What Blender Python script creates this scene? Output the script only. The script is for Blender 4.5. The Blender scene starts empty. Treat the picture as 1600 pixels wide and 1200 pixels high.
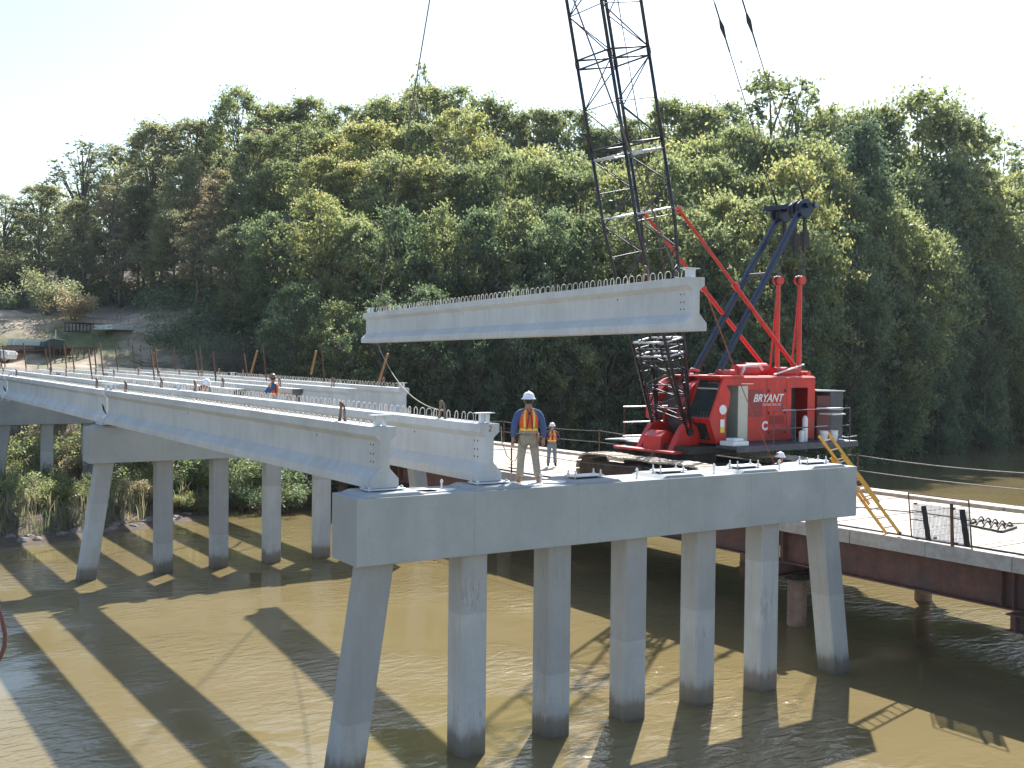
import bpy, math, random
import numpy as np
from math import sin, cos, pi, radians, sqrt, atan2
from mathutils import Vector, Matrix

scene = bpy.context.scene
COL = scene.collection
random.seed(7)

# ------------------------------------------------------------------ camera
FPX = 1638.1
CAM = np.array([-8.268, -16.994, 7.707])
YAW, PITCH, ROLL = 0.5991, 0.0213, 0.0105
FW = np.array([sin(YAW)*cos(PITCH), cos(YAW)*cos(PITCH), -sin(PITCH)])
_rt = np.array([cos(YAW), -sin(YAW), 0.0]); _up = np.cross(_rt, FW)
RT = _rt*cos(ROLL) + _up*sin(ROLL); UP = -_rt*sin(ROLL) + _up*cos(ROLL)
cd = bpy.data.cameras.new('camera'); cam = bpy.data.objects.new('camera', cd); COL.objects.link(cam)
cd.sensor_width = 36; cd.lens = FPX/1600*36; cd.clip_start = 0.1; cd.clip_end = 6000
M = Matrix(((RT[0], UP[0], -FW[0], CAM[0]), (RT[1], UP[1], -FW[1], CAM[1]), (RT[2], UP[2], -FW[2], CAM[2]), (0, 0, 0, 1)))
cam.matrix_world = M
scene.camera = cam

# ------------------------------------------------------------------ light
SUN = Vector((0.74, 0.68, 1.0)).normalized()
SUN_EL = math.asin(SUN.z); SUN_AZ = atan2(SUN.x, SUN.y)
w = bpy.data.worlds.new('World'); scene.world = w; w.use_nodes = True
nt = w.node_tree; nt.nodes.clear()
out = nt.nodes.new('ShaderNodeOutputWorld'); bg = nt.nodes.new('ShaderNodeBackground'); sk = nt.nodes.new('ShaderNodeTexSky')
sk.sky_type = 'NISHITA'; sk.sun_disc = False; sk.sun_elevation = SUN_EL; sk.sun_rotation = SUN_AZ
sk.altitude = 50; sk.air_density = 1.3; sk.dust_density = 1.2; sk.ozone_density = 2.6
bg.inputs['Strength'].default_value = 0.100
nt.links.new(sk.outputs[0], bg.inputs[0]); nt.links.new(bg.outputs[0], out.inputs[0])
sd_ = bpy.data.lights.new('sun', 'SUN'); sd_.energy = 5.0; sd_.angle = radians(0.7); sd_.color = (1.0, 0.97, 0.93)
so = bpy.data.objects.new('sun', sd_); COL.objects.link(so)
so.rotation_euler = SUN.to_track_quat('Z', 'Y').to_euler()
scene.view_settings.view_transform = 'Standard'; scene.view_settings.look = 'None'
scene.view_settings.exposure = 1.12; scene.view_settings.gamma = 1.0; scene.view_settings.use_curve_mapping = False
scene.render.engine = 'CYCLES'
scene.cycles.max_bounces = 8; scene.cycles.transparent_max_bounces = 8

# ------------------------------------------------------------------ picture -> place
def ray(px, py): return FW + RT*(px-800)/FPX - UP*(py-600)/FPX
def at_depth(px, py, d): return CAM + ray(px, py)*d
def on_x(px, py, x): r = ray(px, py); return CAM + r*(x-CAM[0])/r[0]
def on_y(px, py, y): r = ray(px, py); return CAM + r*(y-CAM[1])/r[1]
def on_z(px, py, z): r = ray(px, py); return CAM + r*(z-CAM[2])/r[2]

# ------------------------------------------------------------------ materials
def new_mat(name):
    m = bpy.data.materials.new(name); m.use_nodes = True
    n = m.node_tree.nodes; b = n['Principled BSDF']
    return m, m.node_tree, b
def N(t, ty, **kw):
    n = t.nodes.new(ty)
    for k, v in kw.items():
        if k in n.inputs.keys() if hasattr(n.inputs, 'keys') else False: n.inputs[k].default_value = v
        else: setattr(n, k, v)
    return n
def rgba(c): return (c[0], c[1], c[2], 1)
def ramp(t, src, stops):
    r = t.nodes.new('ShaderNodeValToRGB'); e = r.color_ramp.elements
    while len(e) < len(stops): e.new(0.5)
    for el, (p, c) in zip(e, stops): el.position = p; el.color = rgba(c) if not isinstance(c, float) else (c, c, c, 1)
    t.links.new(src, r.inputs[0]); return r
def noise(t, vec, scale, detail=4, rough=0.6, dist=0.0):
    n = t.nodes.new('ShaderNodeTexNoise'); n.inputs['Scale'].default_value = scale; n.inputs['Detail'].default_value = detail
    n.inputs['Roughness'].default_value = rough; n.inputs['Distortion'].default_value = dist
    if vec is not None: t.links.new(vec, n.inputs['Vector'])
    return n
def mapping(t, vec, sc=(1, 1, 1)):
    m = t.nodes.new('ShaderNodeMapping'); m.inputs['Scale'].default_value = sc; t.links.new(vec, m.inputs['Vector']); return m
def mix(t, fac, a, b, blend='MIX'):
    m = t.nodes.new('ShaderNodeMix'); m.data_type = 'RGBA'; m.blend_type = blend
    for s, v in ((m.inputs[0], fac), (m.inputs[6], a), (m.inputs[7], b)):
        if hasattr(v, 'links') or hasattr(v, 'is_linked'): t.links.new(v, s)
        elif isinstance(v, (int, float)): s.default_value = v
        else: s.default_value = rgba(v)
    return m.outputs[2]
def worn(name, base, var=0.15, rough=0.6, metal=0.0, scale=6, bump=0.05, dirt=None, dirt_amt=0.5, bump_scale=40, streak=False):
    m, t, b = new_mat(name)
    g = t.nodes.new('ShaderNodeNewGeometry'); P = g.outputs['Position']
    n1 = noise(t, P, scale, 6, 0.65)
    lo = tuple(max(0, c*(1-var*1.6)) for c in base); hi = tuple(c*(1+var) for c in base)
    col = ramp(t, n1.outputs[0], [(0.3, lo), (0.7, hi)]).outputs[0]
    if dirt is not None:
        sc = (2.2, 2.2, 0.25) if streak else (0.6, 0.6, 0.6)
        n2 = noise(t, mapping(t, P, sc).outputs[0], 2.0, 6, 0.7)
        f = ramp(t, n2.outputs[0], [(0.48, 0.0), (0.68, dirt_amt)]).outputs[0]
        col = mix(t, f, col, dirt)
    t.links.new(col, b.inputs['Base Color'])
    b.inputs['Roughness'].default_value = rough; b.inputs['Metallic'].default_value = metal
    if bump:
        n3 = noise(t, P, bump_scale, 4, 0.6); bp = t.nodes.new('ShaderNodeBump'); bp.inputs['Strength'].default_value = bump*4
        bp.inputs['Distance'].default_value = 0.01
        t.links.new(n3.outputs[0], bp.inputs['Height']); t.links.new(bp.outputs[0], b.inputs['Normal'])
    return m

def concrete(name, base, warm, pits=True, band=None, streak=0.35, seams=False):
    m, t, b = new_mat(name)
    g = t.nodes.new('ShaderNodeNewGeometry'); P = g.outputs['Position']
    oi = t.nodes.new('ShaderNodeObjectInfo')
    n1 = noise(t, P, 0.9, 7, 0.62); n2 = noise(t, P, 14, 5, 0.7)
    lo = tuple(c*0.84 for c in base); hi = tuple(c*1.1 for c in base)
    col = ramp(t, n1.outputs[0], [(0.3, lo), (0.7, hi)]).outputs[0]
    st = noise(t, mapping(t, P, (3.0, 3.0, 0.22)).outputs[0], 1.6, 6, 0.7)
    col = mix(t, ramp(t, st.outputs[0], [(0.46, 0.0), (0.66, streak)]).outputs[0], col, warm)
    col = mix(t, ramp(t, n2.outputs[0], [(0.35, 0.22), (0.55, 0.0)]).outputs[0], col, tuple(c*0.72 for c in base))
    vo = t.nodes.new('ShaderNodeTexVoronoi'); vo.inputs['Scale'].default_value = 5.5; t.links.new(P, vo.inputs['Vector'])
    if pits:
        pf = ramp(t, vo.outputs['Distance'], [(0.035, 0.75), (0.075, 0.0)]).outputs[0]
        pn = noise(t, P, 1.7, 3); pf2 = t.nodes.new('ShaderNodeMath'); pf2.operation = 'MULTIPLY'
        t.links.new(pf, pf2.inputs[0]); t.links.new(ramp(t, pn.outputs[0], [(0.45, 0.0), (0.6, 1.0)]).outputs[0], pf2.inputs[1])
        col = mix(t, pf2.outputs[0], col, (0.1, 0.09, 0.075))
    if band:
        sx = t.nodes.new('ShaderNodeSeparateXYZ'); t.links.new(P, sx.inputs[0])
        nb = noise(t, mapping(t, P, (2.5, 2.5, 0.6)).outputs[0], 2.0, 5)
        ad = t.nodes.new('ShaderNodeMath'); ad.operation = 'MULTIPLY_ADD'; ad.inputs[1].default_value = 0.5; ad.inputs[2].default_value = -0.25
        t.links.new(nb.outputs[0], ad.inputs[0])
        z = t.nodes.new('ShaderNodeMath'); z.operation = 'ADD'; t.links.new(sx.outputs[2], z.inputs[0]); t.links.new(ad.outputs[0], z.inputs[1])
        f = ramp(t, z.outputs[0], [(0.0, 0.92), (0.08, 0.85), (0.34, 0.72), (0.52, 0.16), (0.75, 0.0)]).outputs[0]
        col = mix(t, f, col, (0.105, 0.08, 0.05))
        # each pile was cast in two pours: the upper pour a little browner, edge at a height of its own
        rm = t.nodes.new('ShaderNodeMapRange'); rm.inputs[3].default_value = 1.0; rm.inputs[4].default_value = 3.1
        t.links.new(oi.outputs['Random'], rm.inputs[0])
        gt = t.nodes.new('ShaderNodeMath'); gt.operation = 'GREATER_THAN'; t.links.new(sx.outputs[2], gt.inputs[0]); t.links.new(rm.outputs[0], gt.inputs[1])
        g2 = t.nodes.new('ShaderNodeMath'); g2.operation = 'MULTIPLY'; g2.inputs[1].default_value = 0.42; t.links.new(gt.outputs[0], g2.inputs[0])
        col = mix(t, g2.outputs[0], col, tuple(c*f for c, f in zip(base, (0.66, 0.62, 0.6))))
        # cracks with dark seepage
        cr = noise(t, mapping(t, P, (1.6, 1.6, 0.16)).outputs[0], 1.3, 8, 0.7, 0.3)
        cf = ramp(t, cr.outputs[0], [(0.488, 0.0), (0.497, 0.8), (0.503, 0.8), (0.512, 0.0)]).outputs[0]
        cm = ramp(t, noise(t, P, 0.8, 2).outputs[0], [(0.52, 0.0), (0.66, 0.5)]).outputs[0]
        cc = t.nodes.new('ShaderNodeMath'); cc.operation = 'MULTIPLY'; t.links.new(cf, cc.inputs[0]); t.links.new(cm, cc.inputs[1])
        col = mix(t, cc.outputs[0], col, (0.06, 0.05, 0.045))
    if seams:
        tc = t.nodes.new('ShaderNodeTexCoord'); sp = t.nodes.new('ShaderNodeSeparateXYZ'); t.links.new(tc.outputs['Object'], sp.inputs[0])
        pp = t.nodes.new('ShaderNodeMath'); pp.operation = 'PINGPONG'; pp.inputs[1].default_value = 1.22; t.links.new(sp.outputs[0], pp.inputs[0])
        lt = ramp(t, pp.outputs[0], [(0.0, 0.5), (0.006, 0.35), (0.012, 0.0)]); col = mix(t, lt.outputs[0], col, tuple(c*0.55 for c in base))
        sg = noise(t, mapping(t, tc.outputs['Object'], (0.41, 0.1, 0.1)).outputs[0], 1.0, 1); col = mix(t, ramp(t, sg.outputs[0], [(0.45, 0.0), (0.55, 0.18)]).outputs[0], col, tuple(c*0.8 for c in base))
    rv = t.nodes.new('ShaderNodeHueSaturation'); mr = t.nodes.new('ShaderNodeMapRange'); mr.inputs[3].default_value = 0.9; mr.inputs[4].default_value = 1.08
    t.links.new(oi.outputs['Random'], mr.inputs[0]); t.links.new(mr.outputs[0], rv.inputs['Value']); t.links.new(col, rv.inputs['Color'])
    t.links.new(rv.outputs[0], b.inputs['Base Color']); b.inputs['Roughness'].default_value = 0.85
    b.inputs['Specular IOR Level'].default_value = 0.3
    bp = t.nodes.new('ShaderNodeBump'); bp.inputs['Strength'].default_value = 0.35; bp.inputs['Distance'].default_value = 0.01
    n4 = noise(t, P, 30, 6, 0.7); t.links.new(n4.outputs[0], bp.inputs['Height']); t.links.new(bp.outputs[0], b.inputs['Normal'])
    return m

def flat(name, base, rough=0.5, metal=0.0, var=0.08):
    return worn(name, base, var=var, rough=rough, metal=metal, scale=9, bump=0)

def leafmat(name, cols, trans=0.5, gain=1.5):
    cols = [(c[0]*gain+.004, c[1]*gain, c[2]*gain+.010) for c in cols]
    m, t, b = new_mat(name)
    t.nodes.remove(b)
    o = [n for n in t.nodes if n.type == 'OUTPUT_MATERIAL'][0]
    oi = t.nodes.new('ShaderNodeObjectInfo'); g = t.nodes.new('ShaderNodeNewGeometry')
    n1 = noise(t, g.outputs['Position'], 0.35, 3); n2 = t.nodes.new('ShaderNodeTexWhiteNoise')
    # colour per leaf from the leaf's own random attribute
    at = t.nodes.new('ShaderNodeAttribute'); at.attribute_name = 'leaf'
    ad = t.nodes.new('ShaderNodeMath'); ad.operation = 'ADD'; t.links.new(at.outputs['Fac'], ad.inputs[0]); t.links.new(n1.outputs[0], ad.inputs[1])
    ml = t.nodes.new('ShaderNodeMath'); ml.operation = 'MULTIPLY'; ml.inputs[1].default_value = 0.5; t.links.new(ad.outputs[0], ml.inputs[0])
    k = len(cols)
    col = ramp(t, ml.outputs[0], [(0.22+0.56*i/(k-1), c) for i, c in enumerate(cols)]).outputs[0]
    hs = t.nodes.new('ShaderNodeHueSaturation'); mr = t.nodes.new('ShaderNodeMapRange'); mr.inputs[3].default_value = 0.486; mr.inputs[4].default_value = 0.506
    t.links.new(oi.outputs['Random'], mr.inputs[0]); t.links.new(mr.outputs[0], hs.inputs['Hue'])
    mv = t.nodes.new('ShaderNodeMapRange'); mv.inputs[3].default_value = 1.18; mv.inputs[4].default_value = 0.82
    t.links.new(oi.outputs['Random'], mv.inputs[0]); t.links.new(mv.outputs[0], hs.inputs['Value']); t.links.new(col, hs.inputs['Color'])
    d = t.nodes.new('ShaderNodeBsdfDiffuse'); tr = t.nodes.new('ShaderNodeBsdfTranslucent'); gl = t.nodes.new('ShaderNodeBsdfGlossy')
    gl.inputs['Roughness'].default_value = 0.5; gl.inputs['Color'].default_value = (0.9, 0.9, 0.9, 1)
    t.links.new(hs.outputs[0], d.inputs[0])
    br = t.nodes.new('ShaderNodeHueSaturation'); br.inputs['Value'].default_value = 3.0; br.inputs['Saturation'].default_value = 1.0
    t.links.new(hs.outputs[0], br.inputs['Color']); t.links.new(br.outputs[0], tr.inputs[0])
    m1 = t.nodes.new('ShaderNodeMixShader'); m1.inputs[0].default_value = trans; t.links.new(d.outputs[0], m1.inputs[1]); t.links.new(tr.outputs[0], m1.inputs[2])
    m2 = t.nodes.new('ShaderNodeMixShader'); m2.inputs[0].default_value = 0.06; t.links.new(m1.outputs[0], m2.inputs[1]); t.links.new(gl.outputs[0], m2.inputs[2])
    t.links.new(m2.outputs[0], o.inputs[0])
    return m

MT = {}
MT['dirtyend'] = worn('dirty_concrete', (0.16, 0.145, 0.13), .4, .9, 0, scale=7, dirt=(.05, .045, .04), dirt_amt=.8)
MT['girder'] = concrete('girder_concrete', (0.55, 0.56, 0.56), (0.45, 0.42, 0.36), streak=0.42)
MT['cap'] = concrete('cap_concrete', (0.37, 0.385, 0.38), (0.32, 0.31, 0.28), streak=0.22, seams=True)
MT['pile'] = concrete('pile_concrete', (0.44, 0.445, 0.435), (0.34, 0.31, 0.27), band=True, streak=0.4)
MT['bar'] = worn('dusty_reinforcing_bar', (0.62, 0.58, 0.50), 0.2, 0.75, 0.0, bump=0.02)
MT['strand'] = worn('lifting_strand', (0.22, 0.15, 0.11), 0.3, 0.6, 0.4)
MT['galv'] = worn('galvanised_steel', (0.62, 0.64, 0.66), 0.1, 0.42, 0.55)  # also used on some boom cross frames as painted sun glint
MT['rubber'] = flat('black_rubber', (0.02, 0.02, 0.02), 0.7)
MT['rust'] = worn('rusty_steel', (0.12, 0.055, 0.035), 0.3, 0.8, 0.1, dirt=(0.2, 0.085, 0.035), dirt_amt=0.6)
MT['beamrust'] = worn('weathered_brown_steel', (0.135, 0.062, 0.048), 0.25, 0.62, 0.15, scale=3, dirt=(0.06, 0.05, 0.055), dirt_amt=0.8, bump=0.03)
MT['piperust'] = worn('pipe_pile_steel', (0.30, 0.20, 0.15), 0.25, 0.8, 0.0, scale=3, dirt=(0.16, 0.09, 0.06), dirt_amt=0.7, streak=True)
MT['timber'] = worn('bleached_timber', (0.50, 0.43, 0.345), 0.22, 0.85, 0, scale=5, dirt=(0.38, 0.30, 0.22), dirt_amt=0.55, bump=0.1)
MT['timber_grey'] = worn('grey_timber', (0.40, 0.37, 0.34), 0.15, 0.85, 0, scale=5, dirt=(0.3, 0.25, 0.2), dirt_amt=0.5, bump=0.1)
MT['wood'] = worn('yellow_lumber', (0.27, 0.14, 0.055), 0.2, 0.8, 0, scale=8)
MT['red'] = worn('red_crane_paint', (0.56, 0.020, 0.012), 0.14, 0.42, 0, scale=2.5, dirt=(0.26, 0.035, 0.022), dirt_amt=0.75, bump=0.02, streak=True)
MT['redstrut'] = worn('red_strut_paint', (0.55, 0.028, 0.018), 0.12, 0.35, 0, scale=3, dirt=(0.3, 0.05, 0.04), dirt_amt=0.5, bump=0.01)
MT['navy'] = worn('navy_paint', (0.010, 0.022, 0.055), 0.25, 0.3, 0.2, scale=4, bump=0.01)
MT['boom'] = worn('dark_boom_paint', (0.03, 0.03, 0.035), 0.3, 0.45, 0.2, scale=5, bump=0.01)
MT['dark'] = worn('dark_greasy_steel', (0.028, 0.026, 0.026), 0.35, 0.55, 0.3, scale=6)
MT['track'] = worn('muddy_track_steel', (0.075, 0.045, 0.03), 0.35, 0.8, 0.1, scale=5, dirt=(0.13, 0.09, 0.06), dirt_amt=0.7)
MT['shoe'] = worn('worn_track_shoe', (0.50, 0.43, 0.35), 0.2, 0.55, 0.25, scale=5, dirt=(0.2, 0.12, 0.08), dirt_amt=0.5)
MT['deckgrey'] = worn('grey_walkway_steel', (0.09, 0.095, 0.11), 0.2, 0.6, 0.3, scale=5)
MT['ctw'] = worn('grey_counterweight', (0.085, 0.09, 0.10), 0.15, 0.7, 0.1, scale=5)
MT['whitepaint'] = flat('white_paint', (0.75, 0.75, 0.73), 0.5, var=0.04)
MT['cream'] = flat('cream_cab_lining', (0.50, 0.49, 0.40), 0.6)
MT['glass'] = None
MT['seamred'] = worn('dark_louvre_red', (0.22, 0.012, 0.01), .15, .5)
MT['yellow'] = worn('yellow_ladder_fibreglass', (0.72, 0.36, 0.03), 0.12, 0.45, 0, scale=5, bump=0.01)
MT['alu'] = flat('aluminium', (0.75, 0.75, 0.75), 0.35, 0.8)
MT['plastic'] = flat('white_plastic', (0.72, 0.73, 0.74), 0.45, var=0.05)
MT['rope'] = worn('hemp_rope', (0.38, 0.33, 0.24), 0.2, 0.9, 0, scale=20, bump=0)
MT['wire'] = worn('steel_wire_rope', (0.16, 0.15, 0.14), 0.3, 0.5, 0.5, scale=20, bump=0)
MT['redrope'] = flat('red_rope', (0.35, 0.08, 0.05), 0.8)
MT['hose'] = flat('red_hose', (0.13, 0.045, 0.04), 0.5)
MT['hat'] = flat('white_hard_hat', (0.85, 0.87, 0.9), 0.3, var=0.02)
MT['hatbrown'] = flat('brown_hard_hat', (0.22, 0.12, 0.09), 0.4)
MT['skin'] = flat('skin', (0.36, 0.19, 0.12), 0.55, var=0.05)
MT['hair'] = flat('dark_hair', (0.02, 0.015, 0.012), 0.6)
MT['orange'] = worn('orange_vest_cloth', (0.85, 0.12, 0.03), 0.1, 0.8, 0, scale=30, bump=0.1)
MT['lime'] = flat('yellow_reflective_tape', (0.85, 0.62, 0.12), 0.35)
MT['blue'] = worn('blue_work_shirt', (0.06, 0.11, 0.24), 0.2, 0.9, 0, scale=25, bump=0.15)
MT['navyshirt'] = worn('dark_plum_shirt', (0.07, 0.03, 0.06), 0.2, 0.9, 0, scale=25, bump=0.15)
MT['khaki'] = worn('khaki_trouser_cloth', (0.34, 0.30, 0.24), 0.15, 0.9, 0, scale=22, bump=0.2)
MT['jeans'] = worn('grey_blue_jeans', (0.17, 0.20, 0.25), 0.15, 0.9, 0, scale=22, bump=0.15)
MT['tan'] = worn('tan_leather', (0.40, 0.20, 0.09), 0.15, 0.75, 0, scale=15)
MT['strap'] = flat('dark_harness_strap', (0.05, 0.05, 0.05), 0.8)
MT['rock'] = worn('shore_rock', (0.20, 0.18, 0.16), 0.25, 0.9, 0, scale=4, dirt=(0.15, 0.12, 0.1), dirt_amt=0.7, bump=0.2)
MT['bark'] = worn('grey_bark', (0.14, 0.115, 0.09), 0.35, 0.95, 0, scale=7, bump=0.25)
MT['brush'] = worn('dead_branch_wood', (0.20, 0.15, 0.11), 0.35, 0.95, 0, scale=7)
MT['carpaint'] = flat('silver_car_paint', (0.5, 0.52, 0.55), 0.25, 0.4)
MT['darkglass'] = flat('dark_glass', (0.02, 0.025, 0.03), 0.08)
MT['tarp'] = worn('pale_green_board', (0.52, 0.58, 0.54), 0.12, 0.7, 0, scale=3)
MT['bluehat'] = flat('blue_sticker', (0.05, 0.08, 0.4), 0.4)
MT['signyellow'] = flat('yellow_sign', (0.75, 0.6, 0.04), 0.5)
m, t, b = new_mat('cab_glass'); b.inputs['Base Color'].default_value = (0.03, 0.05, 0.05, 1)
b.inputs['Alpha'].default_value = 0.35; b.inputs['Specular IOR Level'].default_value = 0.35; b.inputs['Roughness'].default_value = 0.03; MT['glass'] = m

LEAF = {
 'green': leafmat('leaf_green', [(0.042, 0.058, 0.018), (0.078, 0.096, 0.028), (0.120, 0.128, 0.036)]),
 'olive': leafmat('leaf_olive', [(0.045, 0.066, 0.022), (0.082, 0.102, 0.032), (0.120, 0.126, 0.042)]),
 'yellow': leafmat('leaf_yellow_green', [(0.058, 0.082, 0.022), (0.105, 0.120, 0.032), (0.165, 0.145, 0.042)]),
 'rust': leafmat('leaf_autumn_brown', [(0.060, 0.070, 0.028), (0.100, 0.094, 0.038), (0.145, 0.102, 0.050)]),
 'pine': leafmat('pine_needle', [(0.035, 0.065, 0.028), (0.060, 0.092, 0.038), (0.088, 0.118, 0.048)], 0.3),
 'dark': leafmat('leaf_dark_green', [(0.028, 0.046, 0.017), (0.046, 0.072, 0.024), (0.074, 0.094, 0.030)]),
 'shrub': leafmat('shrub_leaf', [(0.040, 0.068, 0.018), (0.085, 0.115, 0.026), (0.165, 0.165, 0.040)], gain=.95),
 'reed': leafmat('reed_blade', [(0.035, 0.060, 0.018), (0.070, 0.085, 0.028), (0.14, 0.115, 0.06)], gain=1.0),
 'drab': leafmat('leaf_drab_olive', [(0.052, 0.064, 0.026), (0.088, 0.100, 0.038), (0.132, 0.128, 0.052)]),
}

# ------------------------------------------------------------------ mesh helpers
class MB:
    def __init__(s): s.v = []; s.f = []
    def add(s, v, f):
        o = len(s.v); s.v += [tuple(map(float, p)) for p in v]; s.f += [tuple(i+o for i in q) for q in f]; return s
    def box(s, c, d, R=None):
        hx, hy, hz = d[0]/2, d[1]/2, d[2]/2
        P = [Vector((x, y, z)) for x in (-hx, hx) for y in (-hy, hy) for z in (-hz, hz)]
        if R is not None: P = [R @ p for p in P]
        P = [p+Vector(c) for p in P]
        return s.add(P, [(0, 1, 3, 2), (4, 6, 7, 5), (0, 4, 5, 1), (2, 3, 7, 6), (0, 2, 6, 4), (1, 5, 7, 3)])
    def span(s, a, b):
        return s.box([(a[i]+b[i])/2 for i in range(3)], [abs(b[i]-a[i]) for i in range(3)])
    def tube(s, a, b, r, r2=None, n=8, caps=True):
        return s.path([a, b], r, n, r2, caps)
    def path(s, pts, r, n=6, r2=None, caps=True):
        pts = [Vector(p) for p in pts]; k = len(pts); V = []; F = []
        prev = None
        for i, p in enumerate(pts):
            d = (pts[min(i+1, k-1)]-pts[max(i-1, 0)])
            if d.length < 1e-9: d = Vector((0, 0, 1))
            d.normalize()
            if prev is None:
                u = d.cross(Vector((0, 0, 1)))
                if u.length < 1e-3: u = Vector((1, 0, 0))
            else: u = prev - d*prev.dot(d)
            u.normalize(); prev = u; v = d.cross(u)
            rr = r if r2 is None else r+(r2-r)*i/(k-1)
            if isinstance(r, (list, tuple)): rr = r[i]
            V += [p+u*rr*cos(2*pi*j/n)+v*rr*sin(2*pi*j/n) for j in range(n)]
        for i in range(k-1):
            for j in range(n): F.append((i*n+j, i*n+(j+1) % n, (i+1)*n+(j+1) % n, (i+1)*n+j))
        if caps: F += [tuple(range(n-1, -1, -1)), tuple(range((k-1)*n, k*n))]
        return s.add(V, F)
    def beam(s, a, b, w_, h_, up=(0, 0, 1)):   # rectangular bar from a to b
        a = Vector(a); b = Vector(b); d = (b-a); L = d.length; d.normalize(); u = d.cross(Vector(up))
        if u.length < 1e-3: u = d.cross(Vector((1, 0, 0)))
        u.normalize(); v = u.cross(d)
        R = Matrix((u, d, v)).transposed()
        return s.box((a+b)/2, (w_, L, h_), R)
    def prism(s, poly, a, b, ax):    # poly of (p,q) in the plane square to axis ax, extruded a..b
        n = len(poly)
        def P(p, q, t): return {'x': (t, p, q), 'y': (p, t, q), 'z': (p, q, t)}[ax]
        V = [P(p, q, a) for p, q in poly]+[P(p, q, b) for p, q in poly]
        F = [tuple(range(n)), tuple(range(2*n-1, n-1, -1))]+[(i, i+n, (i+1) % n+n, (i+1) % n) for i in range(n)]
        return s.add(V, F)
    def lathe(s, prof, c=(0, 0, 0), n=16, R=None, sx=1, sy=1):
        V = []; F = []; k = len(prof)
        for r, z in prof:
            for j in range(n):
                p = Vector((r*cos(2*pi*j/n)*sx, r*sin(2*pi*j/n)*sy, z))
                if R is not None: p = R @ p
                V.append(p+Vector(c))
        for i in range(k-1):
            for j in range(n): F.append((i*n+j, i*n+(j+1) % n, (i+1)*n+(j+1) % n, (i+1)*n+j))
        F += [tuple(range(n-1, -1, -1)), tuple(range((k-1)*n, k*n))]
        return s.add(V, F)
    def mesh(s, name, mat, off=(0, 0, 0), smooth=False):
        me = bpy.data.meshes.new(name); o = off
        me.from_pydata([(p[0]-o[0], p[1]-o[1], p[2]-o[2]) for p in s.v], [], s.f); me.update()
        import bmesh
        bm = bmesh.new(); bm.from_mesh(me); bmesh.ops.recalc_face_normals(bm, faces=bm.faces[:]); bm.to_mesh(me); bm.free()
        if mat is not None: me.materials.append(mat)
        if smooth: me.shade_smooth()
        return me
    def build(s, name, mat, parent=None, smooth=False, bevel=0, off=None):
        """vertices are in world space; the object hangs under parent, whose location is taken off"""
        if off is None: off = tuple(root_loc(parent)) if parent is not None else (0, 0, 0)
        return link(name, s.mesh(name, MT[mat] if isinstance(mat, str) else mat, off, smooth), parent, bevel)
def root_loc(p):
    l = Vector((0, 0, 0))
    while p is not None: l += Vector(p.location); p = p.parent
    return l
def link(name, me, parent=None, bevel=0, loc=None):
    o = bpy.data.objects.new(name, me); COL.objects.link(o)
    if parent is not None: o.parent = parent
    if loc is not None: o.location = loc
    if bevel:
        b = o.modifiers.new('bevel', 'BEVEL'); b.width = bevel; b.segments = 2; b.limit_method = 'ANGLE'; b.angle_limit = radians(35)
    return o
def tag(o, label, cat, group=None, kind=None):
    o['label'] = label; o['category'] = cat
    if group: o['group'] = group
    if kind: o['kind'] = kind
    return o
def thing(name, label, cat, loc=(0, 0, 0), group=None, rot=0):
    o = bpy.data.objects.new(name, None); COL.objects.link(o); o.location = loc; o.rotation_euler = (0, 0, rot)
    o.empty_display_size = 0.2
    return tag(o, label, cat, group)
def catenary(a, b, sag, n=14):
    a = Vector(a); b = Vector(b)
    return [a.lerp(b, i/n)-Vector((0, 0, sag*4*(i/n)*(1-i/n))) for i in range(n+1)]

# ------------------------------------------------------------------ land, water
SHORE = np.array([(-400, -40), (-60, 16), (-25, 25), (-10, 28.6), (-1.4, 30.2), (3, 31.5), (9, 35), (13, 39.7), (20, 43), (30, 45), (44, 46), (58, 44), (68, 43), (82, 44), (105, 45), (150, 44), (420, 40)], float)
def shore_dist(x, y):
    x = np.asarray(x, float); y = np.asarray(y, float); best = np.full(x.shape, 1e9); sg = np.ones(x.shape)
    for a, b in zip(SHORE[:-1], SHORE[1:]):
        d = b-a; L2 = d@d
        t = np.clip(((x-a[0])*d[0]+(y-a[1])*d[1])/L2, 0, 1)
        qx = x-(a[0]+t*d[0]); qy = y-(a[1]+t*d[1]); dd = np.hypot(qx, qy)
        cr = d[0]*qy-d[1]*qx; m_ = dd < best-1e-9
        best = np.where(m_, dd, best); sg = np.where(m_, np.sign(cr), sg)
    return best*sg
def sstep(a, b, x): t = np.clip((x-a)/(b-a), 0, 1); return t*t*(3-2*t)
def height(x, y):
    x = np.asarray(x, float); y = np.asarray(y, float); s = shore_dist(x, y)
    low = np.where(s > 0, 0.12+0.55*sstep(0, 2.5, s)+0.25*sstep(3, 12, s), -1.6+1.7*sstep(-9, 0, s))
    nat = 0.27*np.clip(s-3, 0, 45)+0.08*np.clip(s-45, 0, 120)
    nat = nat*sstep(13, 24, x+0.25*(y-45))
    fill = 6.1*sstep(50, 62.5, y-0.12*(x-6))
    road = sstep(60, 62, y)
    hill = 0.42*np.clip(y-70+0.30*x, 0, 9.0)+0.10*np.clip(y-80+0.30*x, 0, 120)
    side = 0.22*np.clip(x-14, 0, 16)*road
    h = low+np.maximum(np.maximum(nat, fill+np.where(y > 60, hill, 0)+side*np.where(s > 0, 1, 0)), 0)
    h = h+np.where(s > 3, 0.25*np.sin(x*0.6+1.3)*np.cos(y*0.47)+0.12*np.sin(x*1.7+y*1.3), 0)*np.clip((s-3)/6, 0, 1)
    return h
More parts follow.
